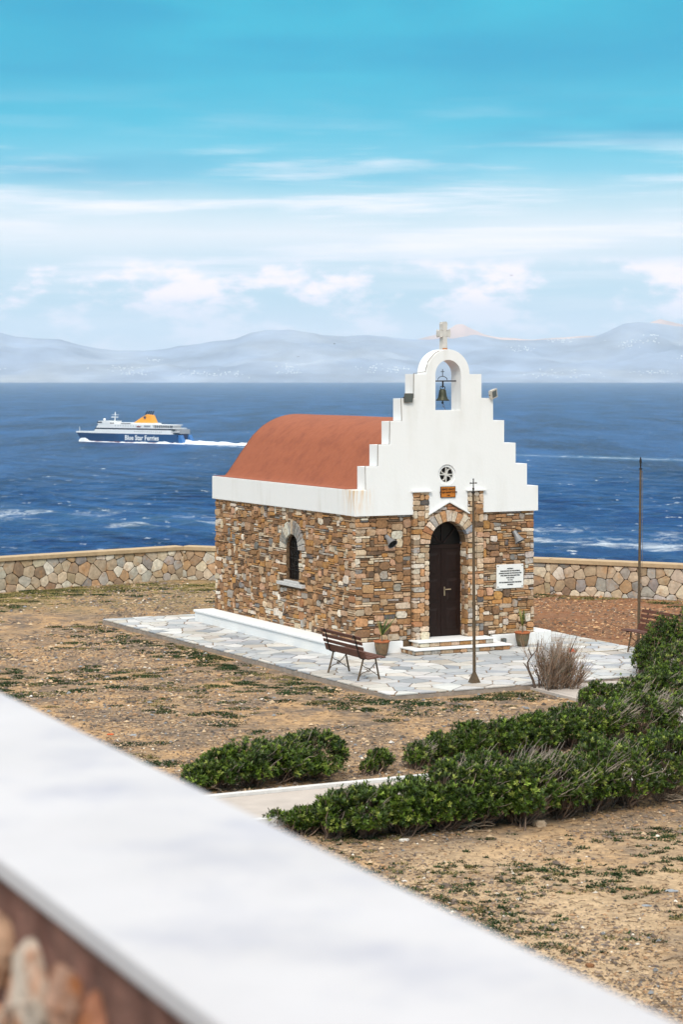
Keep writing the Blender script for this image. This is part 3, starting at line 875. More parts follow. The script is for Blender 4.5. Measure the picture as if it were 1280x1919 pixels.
    nn = np.array([fbm(prof[:, 0] * 1.6 + 7, np.full(len(prof), y * 1.6), 61, 3) - 0.5 for y in ys])
    Vr = np.array([[(x, y, z + 0.010 * n * (abs(x - MX) < 1.7)) for (x, z), n in zip(prof, nn[j])] for j, y in enumerate(ys)])
    n = len(prof); Vr = Vr.reshape(-1, 3); F = []
    for j in range(len(ys) - 1):
        for i in range(n - 1):
            F.append((j * n + i, j * n + i + 1, (j + 1) * n + i + 1, (j + 1) * n + i))
    k = (len(ys) - 1) * n
    F.append(tuple(range(k, k + n)))
    add('vaulted_roof', Vr, F, M_ROOF, chapel, smooth=True)
    # ---- plinth with its ledge
    MB().box(-0.53, -0.031, -0.10, CL + 0.08, 0.205, 0.255).obj('ledge_top', M_PLASTER, chapel, bevel=0.01)
    P = MB().box(-0.50, -0.001, -0.085, CL + 0.05, -0.05, 0.2045)
    P.obj('plinth', M_PLASTER, chapel)
    MB().box(0.0, 1.02, -0.085, -0.001, -0.05, 0.232).obj('plinth', M_PLASTER, chapel, bevel=0.006)
    MB().box(3.10, CW, -0.085, -0.001, -0.05, 0.232).obj('plinth', M_PLASTER, chapel, bevel=0.006)
    MB().box(CW + 0.001, CW + 0.38, -0.09, CL + 0.05, -0.05, 0.255).obj('plinth', M_PLASTER, chapel, bevel=0.01)
    # ---- steps: white treads on stone risers
    for (x0, x1, y1, z0, z1) in ((0.97, 3.19, -0.66, 0.0, 0.115), (1.20, 2.94, -0.42, 0.116, 0.235)):
        s = MB().box(x0 - 0.015, x1 + 0.015, y1 - 0.02, 0.28 if z0 > 0.1 else -0.088, z1 - 0.028, z1).obj('step_tread', M_PLASTER, chapel, bevel=0.006)
        MB().box(x0 + 0.015, x1 - 0.015, y1 + 0.015, -0.088, z0 + 0.001, z1 - 0.029).obj('riser_bed', M_MORTAR, s)
        def run(length, fm, flip):
            a = 0.0
            while a < length - 0.02:
                w = min(rng.uniform(0.10, 0.30), length - a)
                if length - a - w < 0.06: w = length - a
                V, F = stone_mesh(rect_outline((a, a + w, z0 + 0.004, z1 - 0.030), 0.010, rng, 0.004), fm, -0.02, 0.008, rng, 0.003, flip)
                add('stone', V, F, M_STONE, s, col=pick(rng, PAL_CHAPEL + PAL_QUOIN), center=True); a += w
        run(x1 - x0 - 0.03, lambda a, b, d, x0=x0, y1=y1: (x0 + 0.015 + a, y1 + 0.012 - d, b), False)
        run(-0.09 - y1, lambda a, b, d, x0=x0, y1=y1: (x0 + 0.012 - d, y1 + 0.012 + a, b), True)
    # ---- door: two leaves with raised panels, transom, fanlight
    yd = 0.19
    door = MB().box(dx0 - 0.02, dx1 + 0.02, yd + 0.03, yd + 0.10, 0.236, 2.62).obj('door', M_WOOD, chapel)
    for (xa, xb) in ((dx0 + 0.0, MX - 0.006), (MX + 0.006, dx1 - 0.0)):
        leaf = MB().box(xa, xb, yd, yd + 0.029, 0.25, 2.02).obj('door_leaf', M_WOOD, door, bevel=0.004)
        fw = 0.075
        for (za, zb) in ((0.36, 0.83), (0.93, 1.42), (1.52, 1.95)):
            ins = MB()
            ins.box(xa + fw, xb - fw, yd - 0.006, yd - 0.0005, za, zb)
            pn = ins.obj('panel_moulding', M_WOOD, leaf, bevel=0.003)
            q = MB(); x0, x1 = xa + fw + 0.03, xb - fw - 0.03
            q._add([(x0 - .02, yd - .0065, za + .02), (x1 + .02, yd - .0065, za + .02), (x1 + .02, yd - .0065, zb - .02), (x0 - .02, yd - .0065, zb - .02),
                    (x0 + .03, yd - .022, za + .07), (x1 - .03, yd - .022, za + .07), (x1 - .03, yd - .022, zb - .07), (x0 + .03, yd - .022, zb - .07)],
                   [(0, 1, 5, 4), (1, 2, 6, 5), (2, 3, 7, 6), (3, 0, 4, 7), (4, 5, 6, 7)])
            q.obj('panel', M_WOOD, leaf)
    MB().box(MX - 0.022, MX + 0.022, yd - 0.014, yd - 0.0005, 0.25, 2.02).obj('meeting_stile', M_WOOD, door, bevel=0.004)
    MB().box(dx0 - 0.01, dx1 + 0.01, yd - 0.02, yd + 0.029, 2.021, 2.10).obj('transom', M_WOOD, door, bevel=0.006)
    fl = MB()
    for a in (0.25 * PI, 0.5 * PI, 0.75 * PI):
        c, s = math.cos(a), math.sin(a); w = 0.018
        p0 = (MX + 0.05 * c, 2.10 + 0.05 * s); p1 = (MX + 0.46 * c, 2.11 + 0.46 * s)
        fl._add([(p0[0] - s * w, yd + 0.0, p0[1] + c * w), (p0[0] + s * w, yd, p0[1] - c * w), (p1[0] + s * w, yd, p1[1] - c * w), (p1[0] - s * w, yd, p1[1] + c * w),
                 (p0[0] - s * w, yd + .02, p0[1] + c * w), (p0[0] + s * w, yd + .02, p0[1] - c * w), (p1[0] + s * w, yd + .02, p1[1] - c * w), (p1[0] - s * w, yd + .02, p1[1] + c * w)],
                [(0, 1, 2, 3), (7, 6, 5, 4), (0, 4, 5, 1), (1, 5, 6, 2), (2, 6, 7, 3), (3, 7, 4, 0)])
    fl.obj('fanlight_bars', M_WOOD, door)
    V, F = plate([arc(MX, 2.105, 0.44, 0, PI, 18)], fr(0.0), -(yd + 0.021), -(yd + 0.028)); add('fanlight_pane', V, F, M_GLASS, door)
    h = MB(); h.box(MX + 0.035, MX + 0.062, yd - 0.020, yd - 0.008, 1.06, 1.24); h.tube([(MX + 0.048, yd - 0.02, 1.19), (MX + 0.048, yd - 0.06, 1.19), (MX + 0.17, yd - 0.065, 1.192)], 0.009, 6)
    h.obj('door_handle', M_BRASS, door)
    # ---- side window
    win = MB().box(0.07, 0.11, wy - wr - 0.02, wy - wr + 0.035, wz0 - 0.02, wz1).box(0.07, 0.11, wy + wr - 0.035, wy + wr + 0.02, wz0 - 0.02, wz1).obj('window', M_WOOD, chapel)
    V, F = plate([arc(wy, wz1, wr + 0.02, 0, PI, 16) + arc(wy, wz1, wr - 0.035, PI, 0, 16)], lf(0.0), -0.071, -0.109); fix_normals(add('window_head', V, F, M_WOOD, win))
    V, F = plate([[(wy - wr, wz0 - 0.02)] + [(wy - wr, wz1)] + arc(wy, wz1, wr, PI, 0, 16)[1:-1] + [(wy + wr, wz1), (wy + wr, wz0 - 0.02)]], lf(0.0), -0.092, -0.096)
    add('window_pane', V, F, M_GLASS, win)
    g = MB()
    for k in (-1, 0, 1): g.tube([(0.045, wy + k * 0.15, wz0), (0.045, wy + k * 0.15, wz1 + 0.2)], 0.008, 5)
    for z in (1.45, 1.70, 1.92): g.tube([(0.045, wy - wr, z), (0.045, wy + wr, z)], 0.007, 5)
    for k in range(6):
        a0 = k * 1.05; c = (wy + 0.12 * math.cos(k * 2.2), 1.5 + 0.11 * k)
        g.tube([(0.043, c[0] + 0.07 * math.cos(a0 + t * 0.5), c[1] + 0.07 * math.sin(a0 + t * 0.5)) for t in range(9)], 0.006, 4)
    g.obj('iron_grille', M_DARKIRON, win)
    sl = MB()
    sl.box(-0.10, 0.15, wy - 0.60, wy + 0.60, wz0 - 0.125, wz0 - 0.055).box(-0.055, 0.15, wy - 0.36, wy + 0.36, wz0 - 0.0545, wz0 - 0.01)
    sl.obj('window_sill', M_SILL, win, bevel=0.008)
    # ---- round window: star with curved rays
    rc = (MX - 0.03, 3.53)
    rose = fix_normals(add('rose_window', *plate([arc(rc[0], rc[1], 0.204, 0, 2 * PI, 28)[:-1], arc(rc[0], rc[1], 0.156, 0, 2 * PI, 28)[:-1]], fr(0.0), 0.045, -0.04), M_PLASTER, chapel))
    add('dark_pane', *plate([arc(rc[0], rc[1], 0.18, 0, 2 * PI, 24)[:-1]], fr(0.0), 0.0, -0.02), M_GLASS, rose)
    for k in range(8):
        a = k * PI / 4; pts_l, pts_r = [], []
        for i in range(7):
            t = i / 6; r = 0.02 + 0.138 * t; aa = a + (0.38 * math.sin(PI * t) if k % 2 else 0.0)
            w = 0.016 * (1 - 0.5 * t)
            x, z = rc[0] + r * math.cos(aa), rc[1] + r * math.sin(aa)
            pts_l.append((x - w * math.sin(a), z + w * math.cos(a))); pts_r.append((x + w * math.sin(a), z - w * math.cos(a)))
        fix_normals(add('ray', *plate([pts_r + pts_l[::-1]], fr(0.0), 0.034, 0.006), M_CROSS, rose))
    add('hub', *plate([arc(rc[0], rc[1], 0.038, 0, 2 * PI, 14)[:-1]], fr(0.0), 0.038, 0.004), M_CROSS, rose)
    # ---- cross on the gable
    cr = [(-.055, 0), (.055, 0), (.048, .20), (.048, .225), (.115, .215), (.13, .235), (.13, .315), (.115, .335), (.05, .325), (.05, .35), (.058, .43), (.04, .46), (-.04, .46), (-.058, .43), (-.05, .35), (-.05, .325),
          (-.115, .335), (-.13, .315), (-.13, .235), (-.115, .215), (-.048, .225), (-.048, .20)]
    y_c = 0.13
    add('cross', *plate([[(MX + a * 1.0, 6.05 + b * 1.22) for a, b in cr]], fr(0.0), -(y_c - 0.055), -(y_c + 0.055)), M_CROSS, chapel, bevel=0.012)
    MB().box(MX - 0.05, MX + 0.05, 0.05, 0.074, 6.052, 6.085).obj('rust_patch', M_RUST, chapel)
    # ---- thin cable down the left steps
    pts = []
    cxs = [(1.565, 5.575)] + [(xs[4] - 0.006, 5.57), (xs[4] - 0.006, zs[3] + 0.01), (xs[3] - 0.006, zs[3] + 0.01), (xs[3] - 0.006, zs[2] + 0.01), (xs[2] - 0.006, zs[2] + 0.01), (xs[2] - 0.006, zs[1] + 0.01),
           (xs[1] - 0.006, zs[1] + 0.01), (xs[1] - 0.006, zs[0] + 0.01), (xs[0] - 0.006, zs[0] + 0.01), (xs[0] - 0.006, Z2 + 0.012)]
    arcp = [(a - 0.004 * 0, b) for a, b in arc(MX, 5.56, 0.508, 0.62 * PI, 0.97 * PI, 8)]
    path = arcp + cxs[1:]
    MB().tube([(x, -0.028 + 0.012 * ((i * 7) % 3 - 1), z) for i, (x, z) in enumerate(path)], 0.0065, 5).obj('cable', M_CABLE, chapel)

def gable_material():
    """limewash with faint vertical run-off and rust below the roof outlets"""
    m = bpy.data.materials.new('stained_limewash'); m.use_nodes = True
    N, L = m.node_tree.nodes, m.node_tree.links; b = N['Principled BSDF']
    b.inputs['Roughness'].default_value = 0.75; b.inputs['Specular IOR Level'].default_value = 0.3
    tc = N.new('ShaderNodeTexCoord'); geo = N.new('ShaderNodeNewGeometry')
    def nz(scale, sc=(1, 1, 1), det=5):
        mp = N.new('ShaderNodeMapping'); mp.inputs['Scale'].default_value = sc; L.new(tc.outputs['Object'], mp.inputs[0])
        n = N.new('ShaderNodeTexNoise'); n.inputs['Scale'].default_value = scale; n.inputs['Detail'].default_value = det; L.new(mp.outputs[0], n.inputs['Vector']); return n.outputs['Fac']
    def rg(v, a, c, d=0.0, e=1.0):
        r = N.new('ShaderNodeMapRange'); r.inputs[1].default_value = a; r.inputs[2].default_value = c; r.inputs[3].default_value = d; r.inputs[4].default_value = e; L.new(v, r.inputs[0]); return r.outputs[0]
    def mul(a, c):
        n = N.new('ShaderNodeMath'); n.operation = 'MULTIPLY'; L.new(a, n.inputs[0]); L.new(c, n.inputs[1]); return n.outputs[0]
    def mix(f, a, c):
        x = N.new('ShaderNodeMix'); x.data_type = 'RGBA'; L.new(f, x.inputs[0])
        for k, v in ((6, a), (7, c)):
            if isinstance(v, tuple): x.inputs[k].default_value = (*v, 1)
            else: L.new(v, x.inputs[k])
        return x.outputs[2]
    streak = mul(rg(nz(5, (1, 1, 0.14)), 0.47, 0.80, 0, 0.6), rg(nz(1.1), 0.40, 0.62))
    c = mix(streak, (0.80, 0.80, 0.80), (0.66, 0.645, 0.61))
    sep = N.new('ShaderNodeSeparateXYZ'); L.new(tc.outputs['Object'], sep.inputs[0])
    # rust run below the left roof outlet (front corner)
    corner = mul(rg(sep.outputs[0], 0.42, 0.02), rg(sep.outputs[1], 0.55, 0.2))
    low = mul(rg(sep.outputs[2], 2.70, 3.25), rg(sep.outputs[2], 3.30, 3.25))
    rust = mul(mul(corner, low), rg(nz(16, (1, 1, 0.12), 3), 0.42, 0.62))
    c = mix(rust, c, rgb(222, 186, 140))
    L.new(c, b.inputs['Base Color'])
    bp = N.new('ShaderNodeBump'); bp.inputs['Distance'].default_value = 0.003; L.new(nz(14), bp.inputs['Height']); L.new(bp.outputs[0], b.inputs['Normal'])
    return m
M_GABLE = gable_material()
build_chapel()

# ---- things fixed to or standing at the chapel
def cw(x, y, z=0.0):
    a, b = W2(x, y); return (a, b, z)

def build_chapel_things():
    # bell in the gable opening
    bell = empty('bell', cw(MX - 0.02, 0.13, 5.42), TH, 'dark bronze bell hanging from an iron bar in the white gable opening', 'bell')
    MB().tube([(-0.30, 0, 0.0), (0.31, 0, 0.0)], 0.015, 6).obj('hanging_bar', M_DARKIRON, bell)
    MB().tube([(0.11 * math.cos(t), 0, 0.02 + 0.075 * math.sin(t)) for t in np.linspace(0, PI, 10)], 0.007, 5).tube([(0, 0, 0.09), (0, 0, 0.24)], 0.007, 5).tube([(-0.04, 0, 0.19), (0.04, 0, 0.19)], 0.006, 5).obj('iron_cross', M_DARKIRON, bell)
    MB().tube([(0, 0, 0.0), (0, 0, -0.14)], 0.012, 5).tube([(0.02, 0, 0), (0.02, 0, -0.12)], 0.006, 5).obj('hanger', M_DARKIRON, bell)
    cr = MB()
    for s in (-1, 1): cr.tube([(s * 0.02, 0, -0.11), (s * 0.05, 0, -0.12), (s * 0.055, 0, -0.15), (s * 0.03, 0, -0.175)], 0.01, 5)
    cr.obj('crown', M_BRONZE, bell)
    MB().lathe([(0.0, -0.16), (0.05, -0.165), (0.07, -0.19), (0.078, -0.25), (0.088, -0.31), (0.105, -0.355), (0.135, -0.385), (0.140, -0.40), (0.125, -0.40), (0.09, -0.36), (0.06, -0.2)], 22).obj('bell_body', M_BRONZE, bell, smooth=True)
    MB().tube([(0, 0, -0.3), (0, 0, -0.43)], 0.012, 6).lathe([(0.0, -0.47), (0.022, -0.455), (0.022, -0.43), (0.0, -0.415)], 8).obj('clapper', M_DARKIRON, bell)
    MB().tube([(0.02 + 0.024 * math.cos(t), 0, -0.50 + 0.024 * math.sin(t)) for t in np.linspace(0, 2 * PI, 9)], 0.005, 4).tube([(0.03, 0, -0.52), (0.09, 0.02, -0.60), (0.14, 0.05, -0.68)], 0.006, 4).obj('bell_rope', M_CABLE, bell)
    # floodlights on the steps
    for (x, z, lab, ax, grey) in ((1.12, 5.07, 'dark square floodlight on the left step of the white gable', (-0.1, -1.0, -0.35), True), (3.10, 5.07, 'pale square floodlight on the right step of the white gable', (0.35, -1.0, -0.15), False)):
        f = empty('floodlight', cw(x, -0.10, z), TH, lab, 'floodlight', 'floodlights on the gable')
        A = Vector(ax).normalized(); U = A.cross(Vector((0, 0, 1))).normalized(); Wv = U.cross(A)
        if not grey:
            U, Wv = (U * 0.93 + Wv * -0.3).normalized(), (Wv * 0.93 + U * 0.3).normalized()
        c = Vector((0, -0.02, 0.02 if grey else 0.09)); s = 0.098
        def P(u, w, d): return c + U * u + Wv * w + A * d
        hb = MB()
        hb._add([P(-s, -s, .03), P(s, -s, .03), P(s, s, .03), P(-s, s, .03), P(-s * .7, -s * .7, -.07), P(s * .7, -s * .7, -.07), P(s * .7, s * .7, -.07), P(-s * .7, s * .7, -.07)],
                [(0, 1, 2, 3), (7, 6, 5, 4), (0, 4, 5, 1), (1, 5, 6, 2), (2, 6, 7, 3), (3, 7, 4, 0)])
        hb.obj('housing', M_LAMPGREY if grey else M_LAMP, f, bevel=0.008)
        k = s * (0.86 if grey else 0.68)
        MB()._add([P(-k, -k, .034), P(k, -k, .034), P(k, k, .034), P(-k, k, .034)], [(0, 1, 2, 3)]).obj('lens', M_LAMPGLASS, f)
        MB().tube([P(-s * 1.05, 0, -.02), c + Vector((-.05, .06, -.10 if not grey else -.04)), c + Vector((.05, .06, -.10 if not grey else -.04)), P(s * 1.05, 0, -.02)], 0.011, 5).obj('bracket', M_CABLE if not grey else M_DARKIRON, f)
    # horn loudspeakers
    for (x, z, lab, ax) in ((0.66, 2.31, 'grey horn loudspeaker on the stone wall left of the door', (0.20, -0.75, -0.62)), (3.64, 2.30, 'grey horn loudspeaker on the stone wall right of the door', (0.30, -0.42, -0.85))):
        h = empty('horn_speaker', cw(x, -0.03, z), TH, lab, 'loudspeaker', 'horn loudspeakers on the front wall')
        A = Vector(ax).normalized()
        MB().tube([(0, 0.02, 0.0), (0, -0.06, 0.01)], 0.018, 6).box(-0.04, 0.04, -0.012, 0.006, -0.03, 0.04).obj('bracket', M_DARKIRON, h)
        o = Vector((0, -0.06, 0.0))
        MB().lathe([(0.0, -0.05), (0.035, -0.05), (0.045, -0.03), (0.048, 0.03), (0.052, 0.06), (0.075, 0.13), (0.108, 0.195), (0.114, 0.205), (0.106, 0.205), (0.07, 0.13), (0.035, 0.06), (0.0, 0.05)], 20, o, A).obj('horn', M_HORN, h, smooth=True)
        MB().lathe([(0.1, 0.196), (0.055, 0.13), (0.0, 0.12)], 18, o, A).obj('mouth', M_BLACK, h, smooth=True)
    # signs
    from mathutils import Matrix
    rot = Matrix.Rotation(PI / 2, 4, 'X')
    s = empty('wall_sign', cw(MX - 0.016, -0.072, 3.18), TH, 'small orange wooden sign with dark lettering below the round window', 'sign')
    MB().box(-0.172, 0.172, -0.02, -0.001, -0.112, 0.112).obj('sign_frame', M_SIGNDARK, s)
    MB().box(-0.160, 0.160, -0.024, -0.0205, -0.100, 0.100).obj('board', M_SIGN, s)
    text_mesh('lettering', 'ΙΕΡΟΣ ΝΑΟΣ', 0.05, M_SIGNDARK, s, Matrix.Translation((0, -0.0265, 0.052)) @ rot, bold=0.002)
    text_mesh('lettering', 'ΑΓΙΩΝ ΑΝΑΡΓΥΡΩΝ', 0.043, M_SIGNDARK, s, Matrix.Translation((0, -0.0265, -0.008)) @ rot, bold=0.002)
    text_mesh('lettering', '1994', 0.036, M_SIGNDARK, s, Matrix.Translation((0, -0.0265, -0.068)) @ rot, bold=0.001)
    p = empty('plaque', cw(3.54, -0.034, 1.415), TH, 'white marble plaque with black lettering on the wall right of the door', 'plaque')
    MB().box(-0.32, 0.32, -0.025, 0.0, -0.245, 0.245).obj('slab', M_MARBLE, p, bevel=0.004)
    for sx in (-1, 1):
        for sz in (-1, 1):
            MB().lathe([(0.0, 0.006), (0.012, 0.005), (0.012, 0.0)], 10, (sx * 0.29, -0.0255, sz * 0.212), (0, -1, 0)).obj('bolt', M_DARKIRON, p)
    lines = ['ΑΝΗΓΕΡΘΗ Ο', 'ΠΑΡΩΝ ΙΕΡΟΣ ΝΑΟΣ ΑΠΟ ΤΟΥΣ ΝΑΥΤΙΚΟΥΣ', 'ΚΑΤΟΙΚΟΥΣ ΤΗΣ ΝΗΣΟΥ ΚΑΙ ΤΟΥΣ ΦΙΛΟΥΣ ΑΥΤΗΣ', 'ΠΡΟΣ ΤΙΜΗΝ ΤΩΝ ΑΓΙΩΝ ΑΝΑΡΓΥΡΩΝ', 'ΤΟΥΣ ΑΓΙΟΥΣ', 'ΤΟ 1994', 'ΥΠΟ ΤΗΝ ΕΠΙΒΛΕΨΗ ΚΑΙ ΔΩΡΕΑ ΤΩΝ ΠΙΣΤΩΝ', 'ΚΑΤΟΙΚΩΝ']
    for i, t in enumerate(lines):
        wd = [0.15, 0.47, 0.54, 0.46, 0.19, 0.12, 0.54, 0.13][i]
        o = text_mesh('lettering', t, 0.03, M_INK, p, rot, bold=0.0016)
        xs = [v.co.x for v in o.data.vertices]; k = wd / max(max(xs) - min(xs), 1e-3)
        o.data.transform(Matrix.Diagonal((k, 1, 1.0, 1)))
        o.location = (0.0, -0.0275, 0.155 - i * 0.0465)
    # potted yuccas beside the steps
    for (x, y, lab, seed, spread) in ((0.40, -0.34, 'clay pot with a sparse spiky plant, left of the chapel steps', 3, 1.0), (3.66, -0.34, 'clay pot with a narrow upright plant, right of the chapel steps', 9, 0.35)):
        g = empty('potted_plant', cw(x, y, 0.004), TH, lab, 'plant pot', 'clay pots by the chapel front')
        MB().lathe([(0.0, 0.0), (0.098, 0.0), (0.112, 0.05), (0.135, 0.15), (0.148, 0.25), (0.15, 0.262)], 24).obj('pot', M_POT, g, smooth=True)
        MB().lathe([(0.150, 0.262), (0.163, 0.268), (0.165, 0.295), (0.150, 0.30), (0.135, 0.297), (0.132, 0.255)], 24).obj('pot_rim', M_POTRIM, g, smooth=True)
        MB().lathe([(0.134, 0.262), (0.0, 0.27)], 16).obj('soil', M_SOIL, g)
        rng = np.random.default_rng(seed)
        MB().tube([(0, 0, 0.26), (0.005, 0, 0.34), (0.0, 0, 0.40)], [0.016, 0.013, 0.011], 6).obj('stem', M_CABLE, g)
        nl = 11
        for k in range(nl):
            a = rng.uniform(0, 2 * PI); tilt = rng.uniform(0.12, 0.75) * spread + (0.05 if spread < 1 else 0.0)
            ln = rng.uniform(0.26, 0.42) + (0.16 if (k < 3 and spread == 1.0) else 0.0)
            if k < 3 and spread == 1.0:
                a = (0.15, 0.5, 2.6)[k]; tilt = (0.75, 0.5, 0.2)[k]
            d = Vector((math.cos(a) * math.sin(tilt), math.sin(a) * math.sin(tilt), math.cos(tilt)))
            w = Vector((-math.sin(a), math.cos(a), 0)) * 0.022
            b0 = Vector((0, 0, 0.37 + 0.04 * rng.random())); q = MB()
            dr = Vector((math.cos(a), math.sin(a), -0.2)) * 0.04 * spread
            up = d.cross(w).normalized() * 0.004
            p0, p1, p2 = b0, b0 + d * ln * 0.5, b0 + d * ln + dr
            q._add([p0 - w * .5, p0 + up, p0 + w * .5, p1 - w, p1 + up * 2, p1 + w, p2], [(0, 1, 4, 3), (1, 2, 5, 4), (3, 4, 6), (4, 5, 6)],
                   rgb(60, 84, 36) if rng.random() < 0.65 else rgb(150, 140, 80))
            q.obj('leaf', M_GREEN, g, colored=True)
    # small spotlight at the plinth
    f = empty('plinth_spotlight', cw(3.33, -0.155, 0.004), TH, 'small dark spotlight with cable at the foot of the white plinth', 'spotlight')
    MB().box(-0.045, 0.045, -0.04, 0.05, 0.07, 0.16).obj('housing', M_LAMPGREY, f, bevel=0.008)
    MB().box(-0.036, 0.036, -0.045, -0.0405, 0.08, 0.15).obj('lens', M_LAMPGLASS, f)
    MB().tube([(0, 0, 0.07), (0, 0, 0.0)], 0.014, 6).tube([(-0.045, 0.03, 0.1), (-0.12, 0.05, 0.05), (-0.20, 0.05, 0.02)], 0.008, 5).obj('stand', M_DARKIRON, f)
build_chapel_things()

# ================================================================== FORECOURT AND PATHS
PLAZA = [(-1.90, -5.0), (5.60, -4.92), (5.60, 8.22), (-2.25, 8.20)]
def build_plaza():
    rng = np.random.default_rng(21)
    def fm(a, b, d):
        x, y = W2(a, b); return (x, y, d)
    V, F = plate([PLAZA], fm, -0.030, -0.25)
    plaza = fix_normals(add('forecourt', V, F, M_KERB, kind='structure'))
    V, F = plate([[(-1.87, -4.97), (5.57, -4.89), (5.57, 8.19), (-2.22, 8.17)]], fm, -0.010, -0.029)
    fix_normals(add('joint_bed', V, F, M_JOINT, plaza))
    sites = []
    tries = 0
    while len(sites) < 560 and tries < 40000:
        tries += 1
        p = (rng.uniform(-2.3, 5.65), rng.uniform(-5.05, 8.25))
        if 0.25 < p[0] < 3.9 and 0.5 < p[1] < 6.6: continue
        md = 0.33 if rng.random() < 0.75 else 0.22
        if all((p[0] - q[0]) ** 2 + ((p[1] - q[1])) ** 2 > md * md for q in sites): sites.append(p)
    slabs = []
    E_ = [(PLAZA[i], PLAZA[(i + 1) % 4]) for i in range(4)]
    for poly in voronoi(sites, (-3, 6.5, -6, 9), 0.024):
        for a, b in E_:
            nx, ny = b[1] - a[1], -(b[0] - a[0]); l = math.hypot(nx, ny)
            poly = clip_poly(poly, a[0], a[1], nx / l, ny / l)
            if len(poly) < 3: break
        if len(poly) < 3: continue
        c = np.mean(poly, 0)
        if 0.0 < c[0] < CW and 0 < c[1] < CL: continue
        ar = poly_area(poly)
        if ar < 0.008: continue
        poly = rough_poly(poly, rng, 0.012)
        vis = ar * (1.0 if (c[1] < 0 or c[0] < 0) else (0.8 if c[0] > 4.5 and c[1] < 3 else 0.05))
        slabs.append((vis, stone_mesh(poly, fm, -0.02, 0.002 + rng.uniform(-0.002, 0.003), rng, 0.004, False, 0.0015), pick(rng, PAL_FLAG, 0.06)))
    slabs.sort(key=lambda s: -s[0])
    rest = MB()
    for i, (a, (V, F), c) in enumerate(slabs):
        if i < 300: add('flagstone', V, F, M_FLAG, plaza, col=c, center=True)
        else: rest._add(V, F, tuple(c))
    if rest.V: rest.obj('small_flagstones', M_FLAG, plaza, colored=True, kind='stuff')
    # concrete paths
    def strip(name, loop, top, material):
        V, F = plate([loop], fm, top, -0.20); return fix_normals(add(name, V, F, material, kind='structure'))
    p1 = strip('path', [(-14.0, -13.28), (9.0, -13.28), (9.0, -11.76), (-14.0, -11.76)], -0.045, M_PATH)
    add('path_edge', *plate([[(-14.0, -11.755), (9.0, -11.755), (9.0, -11.64), (-14.0, -11.64)]], fm, -0.005, -0.2), M_PATHEDGE, p1)
    add('path_edge', *plate([[(-14.0, -13.40), (9.0, -13.40), (9.0, -13.285), (-14.0, -13.285)]], fm, -0.005, -0.2), M_PATHEDGE, p1)
    p2 = strip('path', [(1.05, -11.6), (2.65, -11.6), (2.65, -5.02), (1.05, -5.02)], -0.049, M_PATH)
    add('path_edge', *plate([[(0.92, -11.6), (1.045, -11.6), (1.045, -5.02), (0.92, -5.02)]], fm, -0.052, -0.2), M_PATH, p2)
    add('path_edge', *plate([[(2.655, -11.6), (2.78, -11.6), (2.78, -5.02), (2.655, -5.02)]], fm, -0.052, -0.2), M_PATH, p2)
build_plaza()

# ================================================================== BOUNDARY WALL
def build_boundary():
    rng = np.random.default_rng(31)
    segs = [((-22.0, 44.8), (-4.4, 59.3), 'low rubble sea wall with tan coping, stretch left of the chapel'),
            ((-4.4, 59.3), (5.4, 55.2), 'low rubble sea wall with tan coping, stretch passing behind the chapel'),
            ((5.4, 55.2), (18.0, 48.4), 'low rubble sea wall with tan coping, stretch right of the chapel')]
    for (a, b, lab) in segs:
        a = np.array(a); b = np.array(b); L_ = float(np.linalg.norm(b - a)); d = (b - a) / L_
        ang = math.atan2(d[1], d[0])
        root = empty('boundary_wall', (a[0], a[1], GZ), ang, lab, 'wall', 'sea wall round the garden')
        MB().box(0.0, L_, 0.0, 0.36, -0.4, 0.80).obj('wall_core', mat('dark_wall_mortar', rgb(84, 70, 56), 0.95, var=(18, 0.3), bump=(40, 0.008)), root)
        MB().box(-0.03, L_ + 0.03, -0.07, 0.42, 0.801, 0.91).obj('coping', M_WALLCAP, root, bevel=0.012)
        lo, hi = 0.0, L_
        if a[0] < -20: lo = L_ - 9.0
        if b[0] > 17: hi = 6.5
        n = int((hi - lo) * 0.82 / 0.052)
        sites = []
        for _ in range(9000):
            p = (rng.uniform(lo - 0.1, hi + 0.1), rng.uniform(-0.08, 0.84))
            md = 0.17 + 0.11 * vnoise(p[0] * 2.3, p[1] * 3.1, 12) 
            if all((p[0] - q[0]) ** 2 * 0.8 + (p[1] - q[1]) ** 2 > md ** 2 for q in sites): sites.append(p)
        fmf = lambda s, z, dd: (s, -dd, z)
        hid = MB()
        for poly in voronoi(sites, (lo, hi, -0.05, 0.795), 0.012):
            if poly_area(poly) < 0.003: continue
            c = np.mean(poly, 0)
            V, F = stone_mesh(rough_poly(poly, rng, 0.009), fmf, -0.03, rng.uniform(0.012, 0.035), rng, 0.008, False, 0.012)
            wx = a[0] + d[0] * c[0]; wy_ = a[1] + d[1] * c[0]; px = 640 + 4000 * wx / wy_
            if 412 < px < 992: hid._add(V, F, tuple(pick(rng, PAL_FIELD)))
            else: add('stone', V, F, M_WALLSTONE, root, col=pick(rng, PAL_FIELD), center=True)
        if hid.V: hid.obj('stones_behind_chapel', M_WALLSTONE, root, colored=True, kind='stuff')
build_boundary()

